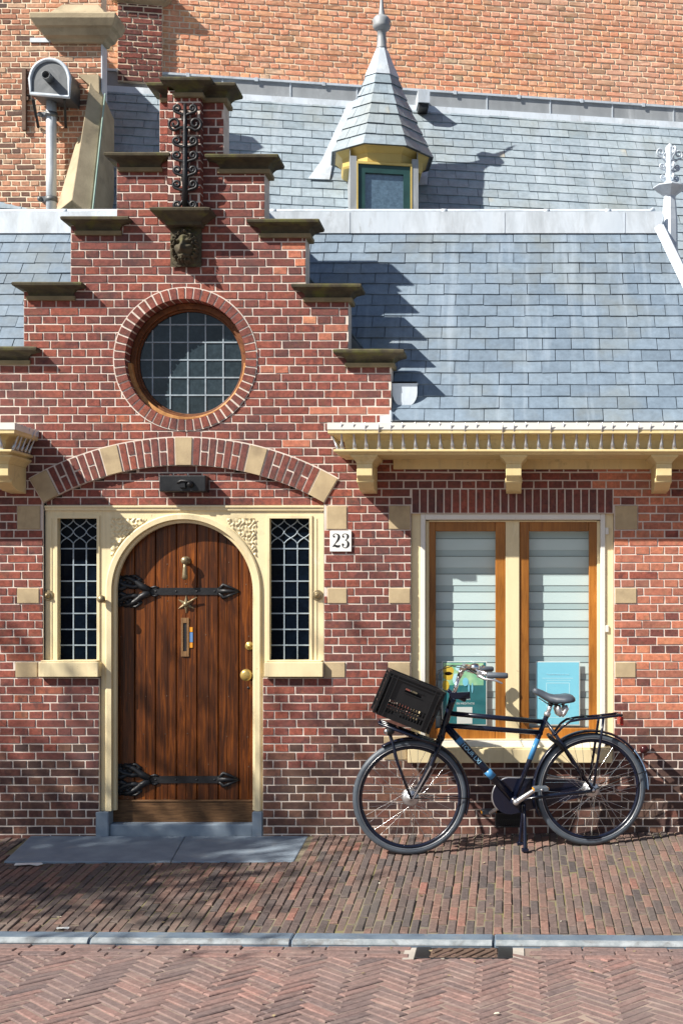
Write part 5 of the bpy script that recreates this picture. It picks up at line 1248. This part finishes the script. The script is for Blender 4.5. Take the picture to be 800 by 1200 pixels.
# handlebar
hbm = MB(); q0 = B(533.5, 815); q1 = B(540.5, 791); q2 = B(544, 786)
hbm.tube([q0, q1], .0125, 12); hbm.tube([q0, q0 - (q1 - q0) * .25], .016, 12)
for s in (-1, 1): hbm.tube([q2 + Vector((.0, 0, -.002)), q2 + Vector((.004, .06 * s, .02)), q2 + Vector((.03, .16 * s, .035)), q2 + Vector((.08, .25 * s, .02)), q2 + Vector((.13, .29 * s, .0)), q2 + Vector((.21, .305 * s, -.005))], .0115, 10)
hbm.tube([q1, q2, q2 + Vector((-.02, 0, .004))], .016, 10)
bar = hbm.build('handlebar', 'chrome', bike)
for s in (-1, 1):
    gp = MB(); gp.tube([q2 + Vector((.115, .287 * s, .0)), q2 + Vector((.12, .29 * s, .0)), q2 + Vector((.225, .306 * s, -.006)), q2 + Vector((.235, .307 * s, -.006))], .017, 12, radii=[.014, .0175, .0175, .013]); gp.build('grip', 'tyre', bar)
    lv = MB(); lv.tube([q2 + Vector((.07, .262 * s, -.004)), q2 + Vector((.1, .29 * s, -.022)), q2 + Vector((.16, .32 * s, -.03)), q2 + Vector((.2, .325 * s, -.05))], .006, 8, radii=[.011, .008, .007, .005]); lv.box(bx(544) + .06, bx(544) + .1, .25 * s - .018, .25 * s + .018, q2.z - .016, q2.z + .022); lv.build('brake_lever', 'alloy', bar, bevel=.005, seg=2)
be = MB(); bp = q2 + Vector((.055, -.2, .035)); be.lathe(bp, (0, 0, 1), [(.014, -.01), (.030, 0), (.031, .006), (.028, .018), (.018, .028), (.001, .032)], 24); be.tube([bp + Vector((.03, 0, .004)), bp + Vector((.055, .01, .012))], .006, 6, radii=[.006, .009]); be.build('bell', 'chrome', bar)
cbm = MB()
cbm.tube([q2 + Vector((.06, -.24, .0)), q2 + Vector((-.02, -.2, .055)), B(524, 776, -.1), B(514, 787, -.09), B(513, 808, -.06), B(518, 835, -.05), B(516, 870, -.055), B(500, 905, -.07)], .0028, 6)
cbm.tube([q2 + Vector((.06, .24, .0)), q2 + Vector((-.04, .16, .03)), B(518, 784, .05), B(516, 800, .03), B(520, 840, .03), B(524, 850, .025)], .0028, 6)
cbm.build('brake_cable', 'black', bike)
ht = MB(); ht.box(bx(529), bx(553), -.016, .016, bz(540, 817) , bz(540, 809)); ht.tube([B(527, 806), B(534, 812), B(548, 819)], .012, 8); ht.build('steering_lock', 'bike_paint', bike, bevel=.004)
# saddle and post
spt = MB(); spt.tube([B(642.5, 839), B(648.5, 823)], .0135, 12); spt.lathe(B(643, 837), (B(648.5, 823) - B(642.5, 839)), [(.02, -.012), (.02, .012)], 12); spt.build('seat_post', 'alloy', bike)
sdl = MB(); sec = [(626.5, 808, 811, .012), (628.5, 805.8, 813, .022), (632, 806.3, 815, .026), (638, 808.6, 819, .032), (645, 812.2, 823.5, .05), (652, 813.8, 824.5, .075), (660, 813.8, 824.5, .098), (667, 813, 824, .108), (671.5, 814, 823, .1), (674, 816.5, 821.5, .075)]
lps = []
for px, t_, b_, w_ in sec:
    zt_2, zb_2 = bz(px, t_), bz(px, b_); zm = (zt_2 + zb_2) / 2; hh = (zt_2 - zb_2) / 2
    lps.append([Vector((bx(px), w_ * math.copysign(abs(cos(a)) ** .75, cos(a)), zm + hh * math.copysign(abs(sin(a)) ** .8, sin(a)) - (.25 * hh if abs(cos(a)) > .8 else 0))) for a in [2 * pi * i / 16 for i in range(16)]])
sdl.loft(lps, 0, True, True); saddle = sdl.build('saddle', 'saddle', bike)
srl = MB()
for s in (-1, 1): srl.tube([B(634, 818, .015 * s), B(644, 825, .022 * s), B(656, 826, .03 * s), B(666, 823, .045 * s)], .0035, 6)
srl.tube([B(647, 825, -.02), B(647, 825, .02)], .014, 8); srl.build('saddle_rail', 'black', saddle)
for s in (-1, 1):
    spr = MB()
    spr.tube([B(655.5, 826, .04 * s), B(655, 830, .04 * s), B(657, 836, .04 * s), B(658, 839, .04 * s)], .014, 10, radii=[.01, .018, .02, .012])
    spr.tube([B(663.5, 826, .045 * s), B(664.5, 830, .045 * s), B(661, 836, .045 * s), B(658.5, 839, .045 * s)], .012, 10, radii=[.009, .014, .014, .01])
    spr.build('saddle_spring', 'alloy', saddle)
# cranks, chain case, pedals
cc_ = MB(); cr_ = .112; c0 = B(599, 933); hz_ = RH; pts = []
for i in range(25):
    a = pi / 2 + .12 + (pi * 1.02) * i / 24; pts.append((c0.x + cr_ * cos(a), c0.z + cr_ * sin(a)))
pts += [(hz_.x - .06, hz_.z - .055), (hz_.x - .015, hz_.z - .045), (hz_.x, hz_.z + .0), (hz_.x - .02, hz_.z + .042), (hz_.x - .06, hz_.z + .05)]
cc_.prism(pts[::-1], .034, .062); chain = cc_.build('chain_case', 'bike_paint', bike, bevel=.01, seg=3)
ct = MB(); ct.tube([(p[0], .04, p[1]) for p in ([(hz_.x - .07, hz_.z + .052)] + pts[:18])], .0065, 6); ct.build('chain_case_edge', 'alloy', chain)
ck = MB(); pa = Vector((BBk.x, -.075, BBk.z)); pb2 = B(628.5, 919.5, -.085)
ck.tube([pa - (pb2 - pa) * .06, pa, pb2, pb2 + (pb2 - pa) * .04], .012, 10, radii=[.015, .017, .012, .010]); ck.lathe(pa + Vector((0, .03, 0)), (0, -1, 0), [(.016, 0), (.02, .03), (.016, .045), (.006, .05)], 14)
opp = BBk - (pb2 - BBk); opp.y = .085; ck.tube([Vector((BBk.x, .075, BBk.z)), opp], .012, 10, radii=[.016, .011]); ck.tube([pa, Vector((BBk.x, .075, BBk.z))], .011, 10)
crank = ck.build('crank', 'alloy', bike)
for p_, s in ((pb2, -1), (opp, 1)):
    pe = MB(); y0 = p_.y; pe.box(p_.x - .042, p_.x + .042, min(y0 + .02 * s, y0 + .105 * s), max(y0 + .02 * s, y0 + .105 * s), p_.z - .012, p_.z + .012, 0); pe.tube([(p_.x, y0 - .005 * s, p_.z), (p_.x, y0 + .11 * s, p_.z)], .007, 8, 1)
    for e_ in (-1, 1): pe.box(p_.x + e_ * .042, p_.x + e_ * .047, min(y0 + .03 * s, y0 + .095 * s), max(y0 + .03 * s, y0 + .095 * s), p_.z - .008, p_.z + .008, 2)
    pe.build('pedal', ['tyre', 'alloy', 'amber'], crank, bevel=.003)
ks = MB(); g0 = B(613, 940)
for s in (-1, 1):
    ks.tube([g0 + Vector((0, .02 * s, 0)), B(612.5, 962, .05 * s), Vector((bx(611), .09 * s, .03)), Vector((bx(610.5), .095 * s, .006))], .009, 8, radii=[.009, .010, .012, .012]); ks.box(bx(607), bx(614.5), .095 * s - .02, .095 * s + .02, .0, .02)
ks.build('kickstand', 'bike_paint', bike, bevel=.003)
# mudguards
def guard(c, r_, a0, a1, w_, name, mt):
    m_ = MB(); n = 40; lp = []
    for i in range(n + 1):
        a = a0 + (a1 - a0) * i / n; e = Vector((cos(a), 0, sin(a)))
        pf = [(-w_, -.012), (-w_ * .7, -.002), (0, .003), (w_ * .7, -.002), (w_, -.012), (w_ * .7, -.005), (0, 0), (-w_ * .7, -.005)]
        lp.append([c + e * (r_ + q_) + Vector((0, y_, 0)) for y_, q_ in pf])
    m_.loft(lp, 0, True, True); return m_.build(name, mt, bike)
guard(Vector((0, 0, WR)), WR + .013, rad(118), rad(-20), .028, 'front_mudguard', 'bike_paint')
guard(RH, WR + .018, rad(205), rad(28), .03, 'rear_mudguard', 'bike_paint'); guard(RH, WR + .019, rad(40), rad(-3), .032, 'mudguard_end', 'fender_blue')
for s in (-1, 1):
    mst = MB()
    mst.tube([Vector((0, .055 * s, WR)), Vector((WR + .012) * Vector((cos(rad(-3)), 0, sin(rad(-3)))) + Vector((0, .03 * s, WR))) if False else Vector(((WR + .012) * cos(rad(-3)), .03 * s, WR + (WR + .012) * sin(rad(-3))))], .003, 6)
    mst.build('mudguard_stay', 'black', bike); mst = MB(); mst.tube([RH + Vector((0, .06 * s, 0)), RH + Vector(((WR + .02) * cos(rad(16)), .033 * s, (WR + .02) * sin(rad(16))))], .003, 6)
    mst.build('mudguard_stay', 'black', bike)
# rear rack
rk = MB()
for s in (-1, 1):
    rk.tube([B(650, 861, .03 * s), B(661, 849, .055 * s), B(668, 844.5, .06 * s), B(680, 842.5, .062 * s), B(705, 841, .062 * s), B(730, 838.5, .062 * s)], .008, 8)
    rk.tube([B(707, 842, .062 * s), B(704, 862, .064 * s), B(694, 920, .066 * s)], .0085, 8)
for px, py in ((672, 843.5), (690, 842), (707, 841), (728, 838.8)): rk.tube([B(px, py, -.062), B(px, py, .062)], .007, 8)
rk.tube([B(650, 861, -.03), B(650, 861, .03)], .008, 8); rack = rk.build('rear_rack', 'bike_paint', bike)
rr = MB(); rr.box(bx(728), bx(732), -.045, .045, bz(730, 851), bz(730, 841)); rr.build('reflector', 'red', rack, bevel=.004)
tl_ = MB(); tl_.lathe(B(756.5, 880), (1, 0, -.1), [(.022, -.012), (.026, 0), (.026, .016), (.018, .028), (.001, .03)], 16); tl_.build('tail_light', 'dark_red', bike)
lk = MB(); lk.tube([B(645, 862, -.04), B(649, 867, -.05), B(656, 872, -.05), B(660, 879, -.048)], .012, 8); lk.tube([B(645, 862, .04), B(649, 867, .05), B(656, 872, .05), B(660, 879, .048)], .012, 8); lk.tube([B(645, 862, -.04), B(645, 862, .04)], .012, 8); lk.build('wheel_lock', 'black', bike)
# front rack carrying the crate
TILT = rad(22.6); fk2 = MB()
ra1, ra2 = B(448, 842), B(512, 868)
for y_ in (-.12, 0, .12): fk2.tube([Vector((ra1.x, y_, ra1.z)), Vector((ra2.x, y_, ra2.z))], .009, 8)
for t in (0, .33, .66, 1):
    p = ra1 + (ra2 - ra1) * t; fk2.tube([p + Vector((0, -.125, 0)), p + Vector((0, .125, 0))], .009, 8)
for s in (-1, 1): fk2.tube([Vector((.0, .064 * s, WR)), B(468, 890, .08 * s), B(458, 848, .1 * s)], .008, 8)
fk2.tube([ra2, B(517, 862)], .012, 8)
fk2.build('front_rack', 'bike_paint', bike)
hl = MB(); hp_ = B(458, 851, -.11); hl.lathe(hp_, (-1, 0, -.1), [(.012, -.03), (.024, -.012), (.026, .006), (.024, .012)], 16, 0); hl.sphere(hp_ + Vector((-.012, 0, 0)), .021, 12, 8, 1); hl.build('headlight', ['black', 'chrome'], bike)

# crate on the front rack
CRW, CRH, CRD = .334, .268, .30
ncx = Vector((X(479.8, -.57), -.57, Z(823.4, -.57)))
Mc = Matrix.Rotation(yaw, 4, 'Z') @ Matrix.Rotation(TILT, 4, 'Y')
base = ncx + (Mc @ Vector((0, CRD / 2, -CRH / 2)))
crate = thing('crate', base, 'black plastic crate with a handle slot tilted on the bicycle front rack', 'crate', local=True)
crate.rotation_euler = Mc.to_euler()
cm = MB(); hw_, hd = CRW / 2, CRD / 2; t = .003
cm.box(-hw_ + .012, hw_ - .012, -hd + .012, hd - .012, 0, .004)
body = None
def panel(mb, length, rot, off, handle):
    Mx = Matrix.Rotation(rot, 4, 'Z'); l2 = length / 2
    def bx3(x0, x1, z0, z1, d0, d1):
        vs = []
        for z_ in (z0, z1):
            for x_, y_ in ((x0, d0), (x1, d0), (x1, d1), (x0, d1)): vs.append(tuple(Mx @ Vector((x_, off + y_, z_))))
        mb.add(vs, [(0, 3, 2, 1), (4, 5, 6, 7), (0, 1, 5, 4), (1, 2, 6, 5), (2, 3, 7, 6), (3, 0, 4, 7)])
    a = l2 - .014
    # rims
    bx3(-l2, l2, CRH - .014, CRH, -.012, .004); bx3(-l2 + .004, l2 - .004, CRH - .034, CRH - .028, -.010, .002); bx3(-a, a, 0, .02, -.004, .003)
    for xx in (-a + .0, -a + .03, a - .006, a - .036): bx3(xx, xx + .006, .0, CRH - .014, -.012, .002)
    e = a - .036
    zh = CRH - .075
    bx3(-a, a, zh + .012, CRH - .014, 0, .003); bx3(-a, a, .118, zh - .012, 0, .003)
    bx3(-a, -.052, zh - .012, zh + .012, 0, .003); bx3(.052, a, zh - .012, zh + .012, 0, .003)
    # rim round the hand slot
    bx3(-.056, .056, zh + .012, zh + .017, -.006, .0); bx3(-.056, .056, zh - .017, zh - .012, -.006, .0)
    # two rows of vent slots
    for z0, z1 in ((.076, .108), (.032, .064)):
        n = 13; w2_ = 2 * e / n
        for i in range(n + 1): bx3(-e + i * w2_ - w2_ * .2, -e + i * w2_ + w2_ * .2, z0, z1, 0, .003)
    for z0, z1 in ((.108, .118), (.064, .076), (.02, .032)): bx3(-a, a, z0, z1, -.0035, .003)
    bx3(-a, -e, .02, .118, 0, .003); bx3(e, a, .02, .118, 0, .003)
panel(cm, CRW, 0, -hd, True); panel(cm, CRW, pi, -hd, True); panel(cm, CRD, pi / 2, -hw_, True); panel(cm, CRD, -pi / 2, -hw_, True)
cm.build('shell', 'plastic', crate)
lin = MB(); lin.box(-.13, .05, -.10, .06, .008, .05); lin.build('folded_bag', 'black', crate, bevel=.02, seg=3)

# ================================================================== street tree outside the frame, its shade falls on the doorstep
tree = thing('street_tree', (-7.9, -4.3, -.16), 'slender street tree with thin young leaves standing left of the house', 'tree')
tr_ = MB(); top = Vector((-7.7, -4.2, 6.6)); b0 = Vector((-7.9, -4.3, -.2))
tr_.tube([b0, b0 + Vector((.03, .02, 1.5)), b0 + Vector((.1, .0, 3.2)), Vector((-7.75, -4.2, 5)), top], .1, 10, radii=[.13, .10, .085, .06, .02])
RT = random.Random(3); lf = MB()
def leaf(c, s_):
    n_ = Vector((RT.gauss(0, 1), RT.gauss(0, 1), RT.gauss(0, 1))).normalized(); u_ = n_.orthogonal().normalized(); v_ = n_.cross(u_)
    lf.add([c - u_ * s_, c - v_ * s_ * .5, c + u_ * s_, c + v_ * s_ * .5], [(0, 1, 2, 3)])
for (cc_x, rx, ry, rz_, nb_, nlv) in ((Vector((-8.2, -4.3, 6.0)), 1.35, .9, .72, 60, 66), (Vector((-7.0, -3.9, 7.3)), .8, .7, .6, 9, 14)):
    for k in range(nb_):
        e_ = cc_x + Vector((RT.gauss(0, rx * .62), RT.gauss(0, ry * .62), RT.gauss(0, rz_ * .62))); s0 = Vector((-7.78, -4.22, 4.2 + RT.random() * 2.2)); mdl = (s0 + e_) / 2 + Vector((0, 0, -.12))
        tr_.tube([s0, mdl, e_], .02, 5, radii=[.028, .016, .006])
        for q_ in range(nlv):
            t = RT.random() ** .5; leaf(s0 + (e_ - s0) * t + Vector((RT.gauss(0, .2), RT.gauss(0, .2), RT.gauss(0, .18))), RT.uniform(.035, .075))
tr_.build('trunk', 'bark', tree); lf.build('crown', 'leaf', tree)

# ================================================================== small litter on the ground
for i, (px, py, s, lb_) in enumerate(((34, 1007, .09, 'long white paper scrap lying at the left corner of the stone slab'), (74, 1087, .035, 'round pale scrap lying beside the kerb at the left'))):
    yv = -.6 if i == 0 else kerb_y(-2.2) + .03
    d = D0 + yv; x0 = (px - VX) * d / F; zz = pav_z(x0, yv) + .006; m_ = MB()
    m_.loft([[(x0 + s * cos(a) * R.uniform(.8, 1), yv + s * .35 * sin(a) * R.uniform(.7, 1.1), zz + .004 * sin(3 * a)) for a in [2 * pi * k / 9 for k in range(9)]], [(x0 + s * .95 * cos(a), yv + s * .33 * sin(a), zz + .003 + .004 * sin(3 * a)) for a in [2 * pi * k / 9 for k in range(9)]]])
    tag(m_.build('paper_scrap', 'paper'), lb_, 'litter')

# specks of leaf and dirt that have blown over the paving
RL = random.Random(11); ll = MB()
for k in range(150):
    x0 = RL.uniform(-3.2, 1.4); y0 = RL.choice([RL.uniform(-1.7, -.1), RL.uniform(-3.4, -2.0), kerb_y(x0) - .15 - RL.random() ** 2 * .15, -.02 - RL.random() ** 2 * .12])
    zz = pav_z(x0, y0) + .004 if y0 > kerb_y(x0) else ROAD_Z + .004
    if X(5) < x0 < X(362) and y0 > -.55: continue
    s0 = RL.uniform(.004, .013); a0 = RL.uniform(0, pi); n0 = RL.choice([4, 5, 6])
    ll.add([(x0 + s0 * cos(a0 + 2 * pi * i / n0) * RL.uniform(.6, 1.2), y0 + s0 * sin(a0 + 2 * pi * i / n0) * RL.uniform(.6, 1.2), zz + RL.uniform(0, .005)) for i in range(n0)], [tuple(range(n0))], 0)
lo_ = ll.build('leaf_litter', 'dry_leaf'); lo_['kind'] = 'stuff'; lo_['label'] = 'scattered dry leaf specks on the brick paving'
